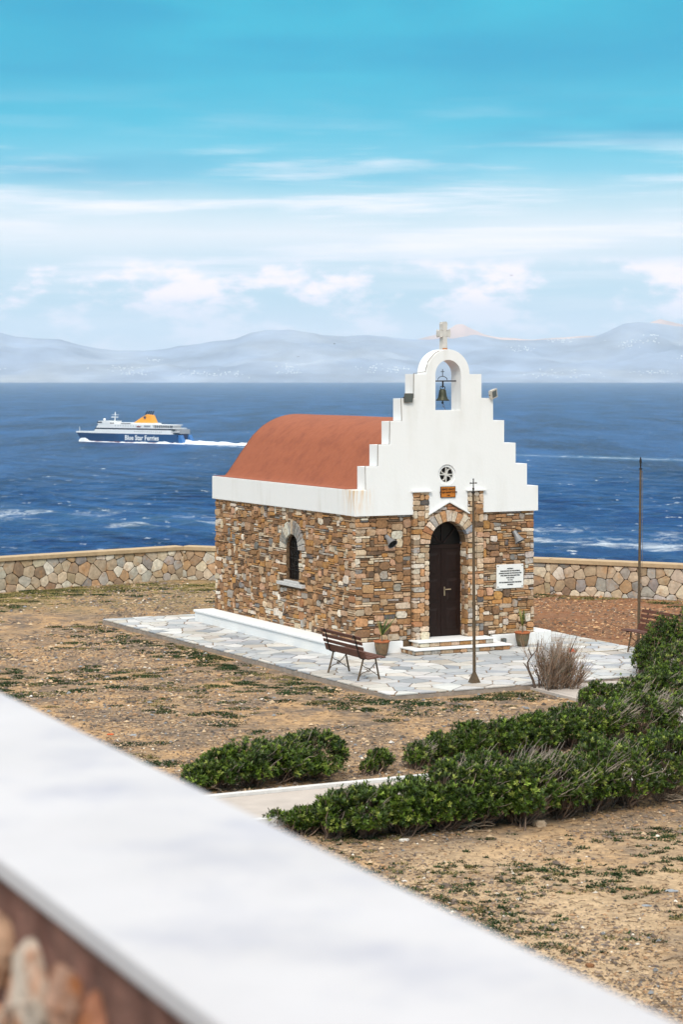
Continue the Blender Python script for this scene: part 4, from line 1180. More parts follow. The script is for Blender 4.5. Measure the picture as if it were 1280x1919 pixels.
# ================================================================== TERRACE AND PARAPET IN THE FOREGROUND
def build_parapet():
    rng = np.random.default_rng(41)
    zt = HC - 0.80
    d = Vector((-0.42, 0.908, 0)).normalized(); nrm = Vector((d.y, -d.x, 0))        # nrm points outwards, to the chapel side
    n0, n1 = 0.974, 1.495
    ang = math.atan2(d.y, d.x)
    o = nrm * n0
    root = empty('parapet', (o.x, o.y, zt - 0.80), ang, 'white marble topped stone parapet running across the near foreground', 'parapet')
    # local: x along, y towards the viewer's side is +, outwards is -
    MB().box(-6, 16, -0.521, 0.0, 0.765, 0.80).obj('marble_cap', M_CAP, root, bevel=0.006)
    MB().box(-6, 16, -0.50, -0.016, -0.0, 0.764).obj('wall_core', M_REDMORTAR, root)
    fmf = lambda a, b, dd: (a, -0.016 + dd, b)
    sites = []
    for _ in range(9000):
        p = (rng.uniform(0.5, 6.5), rng.uniform(0.10, 0.69))
        if all(((p[0] - q[0]) * 0.55) ** 2 + (p[1] - q[1]) ** 2 > 0.118 ** 2 for q in sites): sites.append(p)
    for poly in voronoi(sites, (0.4, 6.6, 0.05, 0.70), 0.040):
        if poly_area(poly) < 0.002 or np.mean(poly, 0)[1] > 0.67 - 0.06 * rng.random(): continue
        V, F = stone_mesh(rough_poly(rough_poly(poly, rng, 0.012), rng, 0.007), fmf, -0.03, rng.uniform(0.012, 0.03), rng, 0.012, True, 0.02)
        add('stone', V, F, mat('near_wall_stone', attr=True, rough=0.9, spec=0.2, var=(16, 0.5), bump=(18, 0.02), tint=rgb(168, 106, 66), tint_scale=11, tint_rng=(0.46, 0.62)), root, col=pick(rng, [(rgb(176, 138, 110), 4), (rgb(164, 148, 136), 3), (rgb(152, 100, 72), 3), (rgb(184, 166, 148), 2)]), center=True)
    # terrace floor and retaining wall under it
    c = [o + d * 16 - nrm * 0.0, o - d * 6, o - d * 6 - nrm * 9, o + d * 16 - nrm * 9]
    outl = [o + d * 16 + nrm * 0.50, o - d * 6 + nrm * 0.50, o - d * 6 - nrm * 9, o + d * 16 - nrm * 9]
    V, F = plate([[(p.x, p.y) for p in outl]], lambda a, b, dd: (a, b, dd), zt - 0.801, -0.3)
    fix_normals(add('terrace', V, F, M_KERB, kind='structure'))
build_parapet()

# ================================================================== BENCHES AND FLAGPOLES
def copy_tree(o, parent=None):
    c = o.copy(); COL.objects.link(c)
    if parent is not None: c.parent = parent
    for ch in o.children: copy_tree(ch, c)
    return c

def build_benches():
    # local frame: x along the bench, +y the way it faces
    root = empty('bench', cw(-1.44, -2.64, 0.003), TH - PI / 2, 'brown slatted bench with its back to the lawn, left of the chapel door', 'bench', 'slatted benches on the paved forecourt')
    Lh = 0.80
    def slat(name, y, z, w, t, tilt, droop=0.0):
        c, s = math.cos(tilt), math.sin(tilt); B = MB(); vs = []
        for x in (-Lh, Lh):
            for (u, v) in ((-w / 2, -t / 2), (w / 2, -t / 2), (w / 2, t / 2), (-w / 2, t / 2)):
                vs.append((x, y + u * c - v * s, z + u * s + v * c))
        B._add(vs, [(3, 2, 1, 0), (4, 5, 6, 7), (0, 1, 5, 4), (1, 2, 6, 5), (2, 3, 7, 6), (3, 0, 4, 7)])
        return B.obj(name, M_BENCH, root, bevel=0.006)
    for y, z in ((0.235, 0.425), (0.16, 0.432), (0.085, 0.425), (0.01, 0.415), (-0.065, 0.41)): slat('seat_slat', y, z, 0.066, 0.026, 0.05)
    for y, z, w, tl in ((-0.150, 0.475, 0.13, 1.85), (-0.192, 0.595, 0.062, 1.85), (-0.218, 0.69, 0.062, 1.83), (-0.245, 0.785, 0.066, 1.85)): slat('back_slat', y, z, w, 0.024, tl)
    for x in (-0.60, 0.60):
        sp = MB()
        sp.tube([(x, 0.275, 0.375), (x, 0.29, 0.40), (x, 0.255, 0.408), (x, 0.05, 0.40), (x, -0.09, 0.385), (x, -0.165, 0.42), (x, -0.205, 0.56), (x, -0.262, 0.80), (x, -0.285, 0.83), (x, -0.30, 0.80), (x, -0.285, 0.775)], 0.013, 6)
        sp.obj('iron_support', M_DARKIRON, root)
        MB().tube([(x, -0.09, 0.385), (x, -0.14, 0.2), (x, -0.20, 0.0)], [0.018, 0.018, 0.02], 6).obj('leg', M_IRON, root)
        MB().tube([(x, 0.16, 0.40), (x, 0.20, 0.2), (x, 0.245, 0.0)], [0.018, 0.018, 0.02], 6).obj('leg', M_IRON, root)
        sc = MB()
        sc.tube([(x, -0.185, 0.05), (x, -0.12, 0.13), (x, -0.02, 0.16), (x, 0.03, 0.19), (x, 0.10, 0.24), (x, 0.18, 0.33)], 0.008, 5)
        sc.tube([(x, -0.12, 0.30), (x, -0.06, 0.24), (x, 0.02, 0.215), (x, 0.10, 0.15), (x, 0.22, 0.07)], 0.007, 5)
        sc.tube([(x + 0.0, 0.02 + 0.03 * math.cos(t), 0.185 + 0.03 * math.sin(t)) for t in np.linspace(0, 2 * PI, 9)], 0.008, 5)
        sc.obj('scroll_stretcher', M_IRON, root)
    b2 = copy_tree(root)
    b2.location = cw(5.30, -2.68, 0.003); b2.rotation_euler = (0, 0, TH + PI / 2)
    b2['label'] = 'brown slatted bench half hidden by the tall bush, right of the chapel'

    # flagpoles
    def pole(loc, h, lean, lab, cross):
        r = empty('flagpole', loc, TH, lab, 'flagpole', 'rusty flagpoles in front of the chapel')
        B = MB(); s = 0.085
        B._add([(-s, -s, 0), (s, -s, 0), (s, s, 0), (-s, s, 0), (-.022, -.022, .19), (.022, -.022, .19), (.022, .022, .19), (-.022, .022, .19)], [(0, 1, 5, 4), (1, 2, 6, 5), (2, 3, 7, 6), (3, 0, 4, 7), (4, 5, 6, 7), (3, 2, 1, 0)])
        B.obj('pole_foot', M_IRON, r)
        tp = (lean, 0, h - 0.25)
        MB().tube([(0, 0, 0.15), (lean * 0.4, 0, h * 0.4), tp], [0.031, 0.028, 0.022], 8).obj('shaft', M_IRON, r)
        MB().tube([(lean * .38, 0, h * .38), (lean * .38, 0, h * .38 + .06)], 0.036, 8).tube([(lean * .26, 0, 0.98), (lean * .26, 0, 1.12)], 0.035, 8).obj('collar', M_IRON, r)
        f = MB(); f.lathe([(0.0, 0.0), (0.034, 0.0), (0.034, 0.02), (0.014, 0.03), (0.014, 0.06), (0.024, 0.08), (0.012, 0.10)], 10, tp)
        if cross:
            f.tube([(lean, 0, h - .16), (lean, 0, h)], 0.010, 6).tube([(lean - .055, 0, h - .07), (lean + .055, 0, h - .07)], 0.010, 6)
            for dx, dz_ in ((-.06, -.07), (.06, -.07), (0, 0)): f.lathe([(0, -.018), (.018, 0), (0, .018)], 8, (lean + dx, 0, h + dz_))
        else:
            f.lathe([(0.012, 0.10), (0.026, 0.14), (0.026, 0.18), (0.008, 0.25)], 10, tp)
        f.obj('finial', M_DARKIRON, r)
        MB().tube([(lean + 0.05, 0, h - 0.30), (lean * .5 + 0.07, 0, h * .5), (0.07, 0, 1.2), (0.045, 0, 1.05)], 0.0055, 4).tube([(lean, 0, h - 0.29), (lean + 0.05, 0, h - 0.30)], 0.008, 4).obj('halyard', M_CABLE, r)
    pole(cw(0.136, -4.377, 0.003), 3.66, -0.02, 'rusty flagpole with a small cross finial, standing in front of the chapel door', True)
    pole(cw(6.0, -1.1, GZ), 3.95, 0.05, 'rusty flagpole rising behind the tall bush against the sea', False)
    # hose across the paving, red shard
    MB().tube([cw(3.95, -1.15, 0.012), cw(4.0, -1.55, 0.012), cw(4.3, -1.75, 0.012), cw(4.7, -1.8, 0.012), cw(5.1, -1.75, 0.012), cw(5.5, -1.6, 0.012)], 0.009, 5).obj('hose', mat('pale_hose', rgb(196, 186, 170), 0.6), label='thin pale hose lying across the paving towards the far bench', cat='hose')
    B = MB(); c = cw(4.06, -1.55, 0.003)
    B._add([(c[0] - .09, c[1] - .06, c[2]), (c[0] + .08, c[1] - .07, c[2]), (c[0] + .10, c[1] + .05, c[2]), (c[0] - .05, c[1] + .07, c[2]), (c[0] - .06, c[1] - .03, c[2] + .07), (c[0] + .05, c[1] - .04, c[2] + .05), (c[0] + .04, c[1] + .03, c[2] + .06), (c[0] - .02, c[1] + .04, c[2] + .04)],
           [(3, 2, 1, 0), (4, 5, 6, 7), (0, 1, 5, 4), (1, 2, 6, 5), (2, 3, 7, 6), (3, 0, 4, 7)])
    B.obj('clay_shard', M_RED, label='red clay shard lying on the paving right of the dry bush', cat='shard')
build_benches()

# ================================================================== SHRUBS
LEAF_PAL = np.array([rgb(56, 76, 22), rgb(74, 96, 28), rgb(38, 56, 18), rgb(108, 128, 46), rgb(62, 80, 28), rgb(134, 144, 68)])
def tubes3(paths, radii, cols):
    """many thin three-sided twigs as one array mesh; paths (n, k, 3)"""
    paths = np.asarray(paths); n, k, _ = paths.shape
    d = np.gradient(paths, axis=1); d /= np.linalg.norm(d, axis=2, keepdims=True) + 1e-9
    up = np.zeros_like(d); up[..., 0] = 0.6; up[..., 1] = -0.7; up[..., 2] = 0.2
    a = np.cross(d, up); a /= np.linalg.norm(a, axis=2, keepdims=True) + 1e-9; b = np.cross(d, a)
    V = np.zeros((n, k, 3, 3))
    for j in range(3):
        t = 2 * PI * j / 3
        V[:, :, j] = paths + (a * math.cos(t) + b * math.sin(t)) * radii[:, :, None]
    base = (np.arange(n) * k * 3)[:, None, None] + (np.arange(k - 1) * 3)[None, :, None]
    F = []
    for j in range(3):
        j2 = (j + 1) % 3
        F.append(np.stack([base[..., 0] + j, base[..., 0] + j2, base[..., 0] + 3 + j2, base[..., 0] + 3 + j], -1).reshape(-1, 4))
    C = np.repeat(cols, k * 3, axis=0)
    return V.reshape(-1, 3), np.concatenate(F), C

def shrub(label, root_xy, blobs, nros, seed, twigs=60, bare=0, bare_len=0.28, lean=(0.35, 0.1), leaf=0.054, group='wind-clipped evergreen shrubs', pal_shift=1.0):
    """blobs: world (x, y, z, rx, ry, rz)"""
    rng = np.random.default_rng(seed)
    root = empty('shrub', (root_xy[0], root_xy[1], GZ), 0, label, 'shrub', group)
    R0 = np.array([root_xy[0], root_xy[1], GZ])
    Bz = np.array(blobs, float)
    wgt = Bz[:, 3] * Bz[:, 4] + Bz[:, 3] * Bz[:, 5] + Bz[:, 4] * Bz[:, 5]
    pts, axs = [], []
    nros = int(nros * 1.3); need = nros
    while need > 0:
        m_ = int(need * 1.8) + 50
        bi = rng.choice(len(Bz), m_, p=wgt / wgt.sum())
        u = rng.normal(size=(m_, 3)); u /= np.linalg.norm(u, axis=1, keepdims=True)
        lump = fbm(u[:, 0] * 2.6 + bi * 3.7, u[:, 1] * 2.6 + u[:, 2] * 2.1, seed, 3) - 0.5
        fine = fbm(u[:, 0] * 6 + bi * 1.7, u[:, 1] * 6 + u[:, 2] * 5, seed + 5, 3) - 0.5
        rad = (1 + 0.45 * lump + 0.42 * fine) * (1 - 0.32 * rng.random(m_) ** 2) + (rng.random(m_) < 0.13) * rng.uniform(0.03, 0.20, m_)
        c = Bz[bi, :3]; e = Bz[bi, 3:]
        p = c + u * e * rad[:, None]
        keep = p[:, 2] > GZ + 0.07 + 0.10 * rng.random(m_)
        keep &= (u[:, 2] > -0.42)
        hole = fbm(p[:, 0] * 3.2 + seed, p[:, 2] * 3.6 + p[:, 1] * 2.2, seed + 31, 3)
        keep &= (hole < 0.60) | (rng.random(m_) < 0.18)
        for k in range(len(Bz)):
            q = (p - Bz[k, :3]) / Bz[k, 3:]
            keep &= ~((np.linalg.norm(q, axis=1) < 0.62) & (bi != k))
        p, u, e = p[keep][:need], u[keep][:need], e[keep][:need]
        ax = u / e; ax /= np.linalg.norm(ax, axis=1, keepdims=True)
        ax = ax + np.array([lean[0] * 0.6, lean[1], 0.65]) + rng.normal(0, 0.25, ax.shape); ax /= np.linalg.norm(ax, axis=1, keepdims=True)
        pts.append(p); axs.append(ax); need -= len(p)
    P = np.concatenate(pts); A = np.concatenate(axs); n = len(P)
    nl = 10
    ref = rng.normal(size=(n, 3)); T = np.cross(A, ref); T /= np.linalg.norm(T, axis=1, keepdims=True); Bn = np.cross(A, T)
    Vs, Cs = [], []
    cb = LEAF_PAL[rng.choice(len(LEAF_PAL), n, p=[.25, .20, .22, .13, .13, .07])] * rng.uniform(0.65, 1.35, (n, 1)) * pal_shift * (0.85 + 0.62 * fbm(P[:, 0] * 1.9, P[:, 1] * 1.9 + P[:, 2] * 2, seed + 3, 2))[:, None]
    for k in range(nl):
        ph = 2 * PI * k / nl + rng.uniform(-0.4, 0.4, n); al = rng.uniform(0.35, 1.25, n)
        rd = T * np.cos(ph)[:, None] + Bn * np.sin(ph)[:, None]
        dr = A * np.cos(al)[:, None] + rd * np.sin(al)[:, None]
        ln = (leaf * rng.uniform(0.7, 1.25, n))[:, None]; sd = np.cross(dr, A); sd /= np.linalg.norm(sd, axis=1, keepdims=True) + 1e-9
        b0 = P - A * (rng.uniform(0, 0.03, n))[:, None]
        mid = b0 + dr * ln * 0.6 + A * ln * 0.03
        Vs.append(np.stack([b0, mid + sd * ln * 0.15, b0 + dr * ln, mid - sd * ln * 0.15], 1))
        Cs.append(cb * rng.uniform(0.8, 1.2, (n, 1)))
    V = np.concatenate(Vs).reshape(-1, 3); C = np.repeat(np.concatenate(Cs), 4, axis=0)
    F = np.arange(len(V)).reshape(-1, 4)
    add('foliage', V - R0, F, M_LEAF, root, col=C, kind='stuff')
    # woody branches from the ground up into the crown
    twigs = int(twigs * 2.2); idx = rng.choice(n, min(twigs, n), replace=False)
    tip = P[idx] * 1.0
    bs = np.zeros_like(tip); bi = rng.choice(len(Bz), len(idx), p=wgt / wgt.sum())
    # root each branch under its nearest blob
    dmin = np.array([np.argmin(np.linalg.norm((Bz[:, :2] - t[:2]), axis=1)) for t in tip])
    bs[:, 0] = Bz[dmin, 0] + rng.normal(0, 0.12, len(idx)) * Bz[dmin, 3] - lean[0] * 0.2; bs[:, 1] = Bz[dmin, 1] + rng.normal(0, 0.15, len(idx)); bs[:, 2] = GZ - 0.02
    ts = np.linspace(0, 1, 7)[None, :, None]
    midp = (bs + tip) / 2 + np.array([0, 0, -0.10]) + rng.normal(0, 0.06, tip.shape)
    path = (1 - ts) ** 2 * bs[:, None] + 2 * ts * (1 - ts) * midp[:, None] + ts ** 2 * (tip + A[idx] * 0.05)[:, None]
    path += rng.normal(0, 0.012, path.shape)
    rad = np.linspace(0.014, 0.003, 7)[None, :] * rng.uniform(0.6, 1.3, (len(idx), 1))
    cols = np.array(rgb(138, 118, 104))[None] * rng.uniform(0.6, 1.3, (len(idx), 1))
    Vt, Ft, Ct = tubes3(path, rad, cols)
    add('branches', Vt - R0, Ft, M_TWIG, root, col=Ct)
    if bare:
        top = np.where(A[:, 2] > 0.45)[0]
        nb = fbm(P[top, 0] * 1.3, P[top, 1] * 1.3, seed + 77, 2)
        top = top[np.argsort(-nb)[:max(60, int(len(top) * 0.4))]]
        ii = rng.choice(top, bare)
        s0 = P[ii] - A[ii] * 0.10
        dirv = A[ii] * 0.5 + np.array([lean[0] * 1.6, 0.1, 0.55]) + rng.normal(0, 0.36, (bare, 3)); dirv /= np.linalg.norm(dirv, axis=1, keepdims=True)
        ln = bare_len * rng.uniform(0.5, 1.1, bare)
        ts = np.linspace(0, 1, 5)[None, :, None]
        bend = np.array([lean[0], 0, 0.1])
        path = s0[:, None] + dirv[:, None] * ts * ln[:, None, None] + bend * (ts ** 2) * ln[:, None, None] * 0.5 + rng.normal(0, 0.006, (bare, 5, 3))
        rad = np.linspace(0.0055, 0.0022, 5)[None, :] * rng.uniform(0.7, 1.3, (bare, 1))
        cols = np.array(rgb(174, 160, 148))[None] * rng.uniform(0.65, 1.2, (bare, 1))
        Vt, Ft, Ct = tubes3(path, rad, cols)
        add('bare_twigs', Vt - R0, Ft, M_TWIG, root, col=Ct, kind='stuff')
    return root

def px_blob(px, base_y, top_y, half_w_px, depth=0.5, back=0.0):
    """a crown lobe from its measured place on the ground and height (surveyed from the photo), in metres"""
    d = 4000 * (HC - GZ) / (base_y - 707) + back
    x = (px - 640) / 4000 * d
    ztop = HC - (top_y - 707) * (d + depth * 0.4) / 4000
    h = ztop - GZ
    return (x, d + depth * 0.35, GZ + h * 0.45, half_w_px / 4000 * d * 0.93, depth * 0.92, h * 0.485)

def build_shrubs():
    B = px_blob
    # shrub on the lawn side of the path, left
    b = [B(590, 1462, 1368, 62, 0.55), B(540, 1466, 1372, 70, 0.55), B(478, 1472, 1380, 62, 0.55), B(420, 1478, 1400, 52, 0.5), B(375, 1480, 1425, 36, 0.45)]
    shrub('rounded wind-swept evergreen shrub beside the pale path, left of the small sapling bush', b[1][:2], b, 3300, 101, 140, 160, 0.2)
    b = [B(712, 1446, 1402, 26, 0.22), B(692, 1452, 1420, 18, 0.18)]
    shrub('very small leaning evergreen bush standing alone beside the path', b[0][:2], b, 260, 102, 36, 10, 0.12)
    # near hedge, along the viewer's side of the path
    b = [B(515, 1545, 1520, 30, 0.25), B(572, 1560, 1512, 40, 0.35)]
    shrub('low evergreen shrub at the left end of the near hedge', b[1][:2], b, 900, 103, 60, 40, 0.18)
    b = [B(632, 1566, 1476, 46, 0.5), B(690, 1566, 1464, 54, 0.55), B(765, 1562, 1452, 60, 0.55)]
    shrub('dense evergreen shrub of the near hedge, second from its left end', b[1][:2], b, 3000, 104, 170, 90, 0.22)
    b = [B(838, 1556, 1428, 66, 0.6), B(910, 1548, 1412, 66, 0.6), B(875, 1540, 1416, 56, 0.5, 0.3)]
    shrub('dense evergreen shrub of the near hedge with twiggy foot above a lone rock', b[1][:2], b, 3000, 105, 180, 160, 0.25)
    b = [B(985, 1545, 1410, 66, 0.6), B(1060, 1532, 1402, 66, 0.6), B(1122, 1520, 1376, 54, 0.55)]
    shrub('evergreen shrub of the near hedge crowned with pale bare twigs', b[1][:2], b, 3000, 106, 180, 270, 0.32)
    b = [B(1180, 1512, 1372, 70, 0.65), B(1250, 1500, 1362, 66, 0.65), B(1330, 1495, 1355, 70, 0.7), B(1420, 1480, 1350, 70, 0.7)]
    shrub('evergreen shrub of the near hedge at the right edge of the picture', b[1][:2], b, 3300, 107, 150, 200, 0.26)
    # far hedge, behind the path
    b = [B(785, 1440, 1388, 28, 0.3), B(828, 1430, 1368, 34, 0.34)]
    shrub('thin twiggy shrub at the left end of the far hedge', b[1][:2], b, 650, 108, 110, 130, 0.2)
    b = [B(890, 1425, 1352, 44, 0.42), B(945, 1418, 1346, 46, 0.45)]
    shrub('leafy shrub of the far hedge with a dark open stem at its foot', b[1][:2], b, 1500, 109, 90, 60, 0.2)
    b = [B(1010, 1412, 1336, 52, 0.48), B(1075, 1402, 1318, 56, 0.5)]
    shrub('leafy shrub in the middle of the far hedge', b[1][:2], b, 1900, 110, 100, 80, 0.2)
    b = [B(1140, 1392, 1300, 54, 0.5), B(1205, 1384, 1298, 50, 0.5)]
    shrub('evergreen shrub of the far hedge below the grey twigs', b[1][:2], b, 1900, 111, 100, 200, 0.3)
    b = [B(1265, 1378, 1300, 46, 0.5), B(1330, 1370, 1300, 50, 0.5)]
    shrub('greyish twiggy shrub at the right end of the far hedge', b[0][:2], b, 900, 112, 120, 420, 0.3)
    # bushes along the path to the forecourt
    b = [B(1128, 1322, 1272, 28, 0.25), B(1100, 1325, 1290, 16, 0.2)]
    shrub('small bright evergreen bush next to the dry grey bush', b[0][:2], b, 420, 113, 60, 60, 0.15)
    b = [B(1190, 1335, 1258, 40, 0.4), B(1250, 1330, 1240, 52, 0.5), B(1330, 1325, 1235, 60, 0.5)]
    shrub('spreading evergreen shrub below the tall bush at the right', b[1][:2], b, 1900, 114, 110, 160, 0.24)
    b = [B(1245, 1268, 1150, 40, 0.45), B(1290, 1268, 1132, 50, 0.5), B(1222, 1268, 1185, 30, 0.38), B(1206, 1274, 1205, 24, 0.3), B(1340, 1262, 1140, 50, 0.5), B(1270, 1285, 1200, 50, 0.5)]
    shrub('tall evergreen bush in front of the far bench at the right edge', b[1][:2], b, 2700, 115, 160, 180, 0.26)

    # dry bare bush at the corner of the paving
    rng = np.random.default_rng(120)
    x0, y0 = cw(1.30, -5.30)[:2]
    root = empty('dry_bush', (x0, y0, GZ), 0, 'bare grey dry bush at the front edge of the paving', 'bush')
    R0 = np.array([x0, y0, GZ])
    S = 46
    sb = np.stack([rng.normal(-0.02, 0.16, S), rng.normal(0, 0.14, S), np.zeros(S)], 1)
    sdv = np.stack([sb[:, 0] * 1.1 + rng.normal(0.10, 0.26, S), rng.normal(0, 0.28, S), np.ones(S)], 1); sdv /= np.linalg.norm(sdv, axis=1, keepdims=True)
    sl = rng.uniform(0.45, 0.85, S) * np.where(sb[:, 0] > 0.12, 0.7, 1.0)
    ts = np.linspace(0, 1, 8)[None, :, None]
    stem = sb[:, None] + sdv[:, None] * ts * sl[:, None, None] + np.cumsum(rng.normal(0, 0.016, (S, 8, 3)), axis=1)
    srad = np.linspace(0.013, 0.004, 8)[None, :] * rng.uniform(0.6, 1.3, (S, 1))
    V, F, C = tubes3(stem, srad, np.array(rgb(112, 94, 82))[None] * rng.uniform(0.6, 1.2, (S, 1)))
    add('branches', V, F, M_TWIG, root, col=C)
    n = 1500
    si = rng.integers(0, S, n); ti = rng.integers(1, 8, n)
    base = stem[si, ti]
    dirv = sdv[si] * 0.7 + np.array([0.12, 0, 0.35]) + rng.normal(0, 0.42, (n, 3)); dirv[:, 2] = np.abs(dirv[:, 2]); dirv /= np.linalg.norm(dirv, axis=1, keepdims=True)
    ln = rng.uniform(0.10, 0.36, n)
    side = rng.random(n)
    ts = np.linspace(0, 1, 6)[None, :, None]
    path = base[:, None] + dirv[:, None] * ts * ln[:, None, None] + np.array([0.05, 0, 0.25]) * (ts ** 2) * ln[:, None, None] + np.cumsum(rng.normal(0, 0.007, (n, 6, 3)), axis=1)
    path[:, :, 2] = np.maximum(path[:, :, 2], 0.0)
    rad = np.linspace(0.0050, 0.0018, 6)[None, :] * rng.uniform(0.6, 1.2, (n, 1))
    cols = np.where((side < 0.4)[:, None], np.array(rgb(160, 126, 100))[None], np.array(rgb(170, 152, 136))[None]) * rng.uniform(0.5, 1.2, (n, 1))
    V, F, C = tubes3(path, rad, cols); add('twigs', V, F, M_TWIG, root, col=C, kind='stuff')
    st = MB()
    for pts, r in (([(-.38, 0, 0), (-.42, .02, .18), (-.50, 0, .36), (-.52, .02, .50), (-.45, 0, .62), (-.36, 0, .72), (-.33, 0, .9)], .03), ([(-.50, 0, .36), (-.56, .05, .46), (-.60, .03, .50)], .018),
                   ([(-.45, 0, .62), (-.50, .03, .74), (-.49, .02, .80)], .014), ([(-.30, .05, 0), (-.32, .02, .25), (-.38, 0, .45)], .026), ([(.1, .02, 0), (.18, 0, .35), (.26, .03, .72), (.36, 0, .98)], .018), ([(0, 0, 0), (-.05, .05, .4), (.02, 0, .8)], .016)):
        st.tube(pts, [r * (1 - 0.75 * i / (len(pts) - 1)) for i in range(len(pts))], 6, rgb(92, 78, 70))
    st.obj('stem', M_TWIG, root, colored=True)
    # a few surviving green sprigs
    k = 70; P = np.stack([rng.normal(0.0, 0.2, k), rng.normal(0, 0.12, k), rng.uniform(0.25, 0.62, k)], 1); Vs = []
    for i in range(6):
        dd = rng.normal(0, 1, (k, 3)) + np.array([0.2, 0, 0.8]); dd /= np.linalg.norm(dd, axis=1, keepdims=True); sd = np.cross(dd, rng.normal(0, 1, (k, 3))); sd /= np.linalg.norm(sd, axis=1, keepdims=True)
        Vs.append(np.stack([P, P + dd * .02 + sd * .008, P + dd * .042, P + dd * .02 - sd * .008], 1))
    V = np.concatenate(Vs).reshape(-1, 3)
    add('sprigs', V, np.arange(len(V)).reshape(-1, 4), M_LEAF, root, col=np.array(rgb(66, 84, 40)), kind='stuff')
build_shrubs()

# ================================================================== GROUND COVER
def in_paved(x, y):
    v = np.stack([x - O2[0], y - O2[1]], -1); a = v @ UF; b = v @ US
    m_ = (a > -2.15 + (-0.03) * b) & (a < 5.62) & (b > -5.02) & (b < 8.25)
    m_ |= (b > -13.42) & (b < -11.62)
    m_ |= (a > 0.9) & (a < 2.8) & (b > -11.7) & (b < -5.0)
    m_ |= y > wall_y(x) - 0.05
    return m_

def build_cover():
    rng = np.random.default_rng(51)
    # pebbles
    n = 235000
    inv = rng.uniform(1 / 61., 1 / 17.5, n) ; y = 1 / inv
    y = np.where(rng.random(n) < 0.5, y, rng.uniform(17.5, 60, n)); x = rng.uniform(-0.22, 0.25, n) * y
    dens = fbm(x * 0.8, y * 0.8, 90, 5) * 0.75 + 0.35 * fbm(x * 0.22 + 4, y * 0.22, 93, 3)
    red = (x > 3) & (y > 44)
    keep = (rng.random(n) < np.clip((dens - 0.44) * 4.5 + 0.16 + 0.3 * red, 0.07, 1)) & ~in_paved(x, y)
    x, y = x[keep], y[keep]; n = len(x)
    s = np.exp(rng.normal(math.log(0.0130), 0.50, n)) * np.clip(y / 32, 0.75, 1.35); s = np.clip(s, 0.005, 0.055)
    o = np.array([(1, 0, 0), (0, 1, 0), (-1, 0, 0), (0, -1, 0), (0, 0, 1), (0, 0, -1)], float)
    ang = rng.uniform(0, 2 * PI, n); ca, sa = np.cos(ang), np.sin(ang)
    V = o[None] * (1 + rng.uniform(-0.35, 0.35, (n, 6, 1))) * s[:, None, None] * np.stack([rng.uniform(0.8, 1.6, n), rng.uniform(0.7, 1.1, n), rng.uniform(0.4, 0.8, n)], 1)[:, None]
    V = np.stack([V[..., 0] * ca[:, None] - V[..., 1] * sa[:, None], V[..., 0] * sa[:, None] + V[..., 1] * ca[:, None], V[..., 2]], -1)
    V += np.stack([x, y, ground_height(x, y) + s * 0.25], 1)[:, None]
    f = np.array([(0, 1, 4), (1, 2, 4), (2, 3, 4), (3, 0, 4)])
    F = (f[None] + (np.arange(n) * 6)[:, None, None]).reshape(-1, 3)
    pal = np.array([rgb(196, 170, 138), rgb(150, 130, 112), rgb(118, 104, 94), rgb(226, 216, 200), rgb(170, 134, 100), rgb(136, 138, 141), rgb(92, 82, 74), rgb(240, 236, 230)])
    pr = np.array([.19, .25, .22, .016, .165, .03, .127, .002])
    C = pal[rng.choice(8, n, p=pr)] * rng.uniform(0.6, 1.05, (n, 1))
    rd = (x > 3.2) & (y > 44)
    C[rd] = C[rd] * np.array([1.0, 0.82, 0.68])
    add('gravel', V.reshape(-1, 3), F, M_PEBBLE, col=np.repeat(C, 6, 0), kind='stuff', label='scattered pebbles on the dry soil', cat='gravel')
    # low green cushions and tufts
    npz = 16000
    y = np.where(rng.random(npz) < 0.5, 1 / rng.uniform(1 / 58., 1 / 18., npz), rng.uniform(18, 58, npz)); x = rng.uniform(-0.21, 0.23, npz) * y
    v = np.stack([x - O2[0], y - O2[1]], -1); a = v @ UF; b = v @ US
    dn = fbm(x * 0.5 + 3, y * 0.5, 70, 4)
    near_edge = np.exp(-((a + 2.5) / 0.8) ** 2) * (b > -6) * (b < 8.5) + np.exp(-((b + 5.5) / 0.6) ** 2) * (a > -2.5) * (a < 1.2)
    lawn_l = (a < -2) & (b > -9) & (b < 7)
    wl = np.exp(-((wall_y(x) - y - 1.2) / 2.4) ** 2) * (x < -1.5) + 0.5 * np.exp(-((wall_y(x) - y - 0.5) / 0.9) ** 2) * (x > 2)
    nearf = (y < 26.5)
    p = np.clip((dn - 0.44) * 2.2, 0, 1) * (0.85 * lawn_l + 0.12) + 0.55 * near_edge + 0.8 * wl + 1.0 * nearf * np.clip((fbm(x * 0.8, y * 0.8, 75, 3) - 0.47) * 5, 0, 1)
    keep = (rng.random(npz) < p) & ~in_paved(x, y) & ~((x > 3.3) & (y > 44) & (y < wall_y(x) - 2.0))
    x, y, wl = x[keep], y[keep], wl[keep]; m_ = len(x)
    R = np.clip(np.exp(rng.normal(math.log(0.125), 0.5, m_)), 0.04, 0.34) * (1 + 0.8 * (wl > 0.4))
    R = np.where(y < 27, np.clip(R * 0.42, 0.025, 0.085), R)
    k = np.clip((R / 0.10) ** 2 * 70, 22, 330).astype(int)
    pi_ = np.repeat(np.arange(m_), k); nb = len(pi_)
    rr = np.sqrt(rng.random(nb)) * R[pi_]; aa = rng.uniform(0, 2 * PI, nb)
    bx, by = x[pi_] + rr * np.cos(aa) * 1.35, y[pi_] + rr * np.sin(aa)
    ok = ~in_paved(bx, by); bx, by, pi_, rr = bx[ok], by[ok], pi_[ok], rr[ok]; nb = len(bx)
    h = (0.016 + 0.026 * rng.random(nb)) * (1.15 - 0.6 * rr / R[pi_])
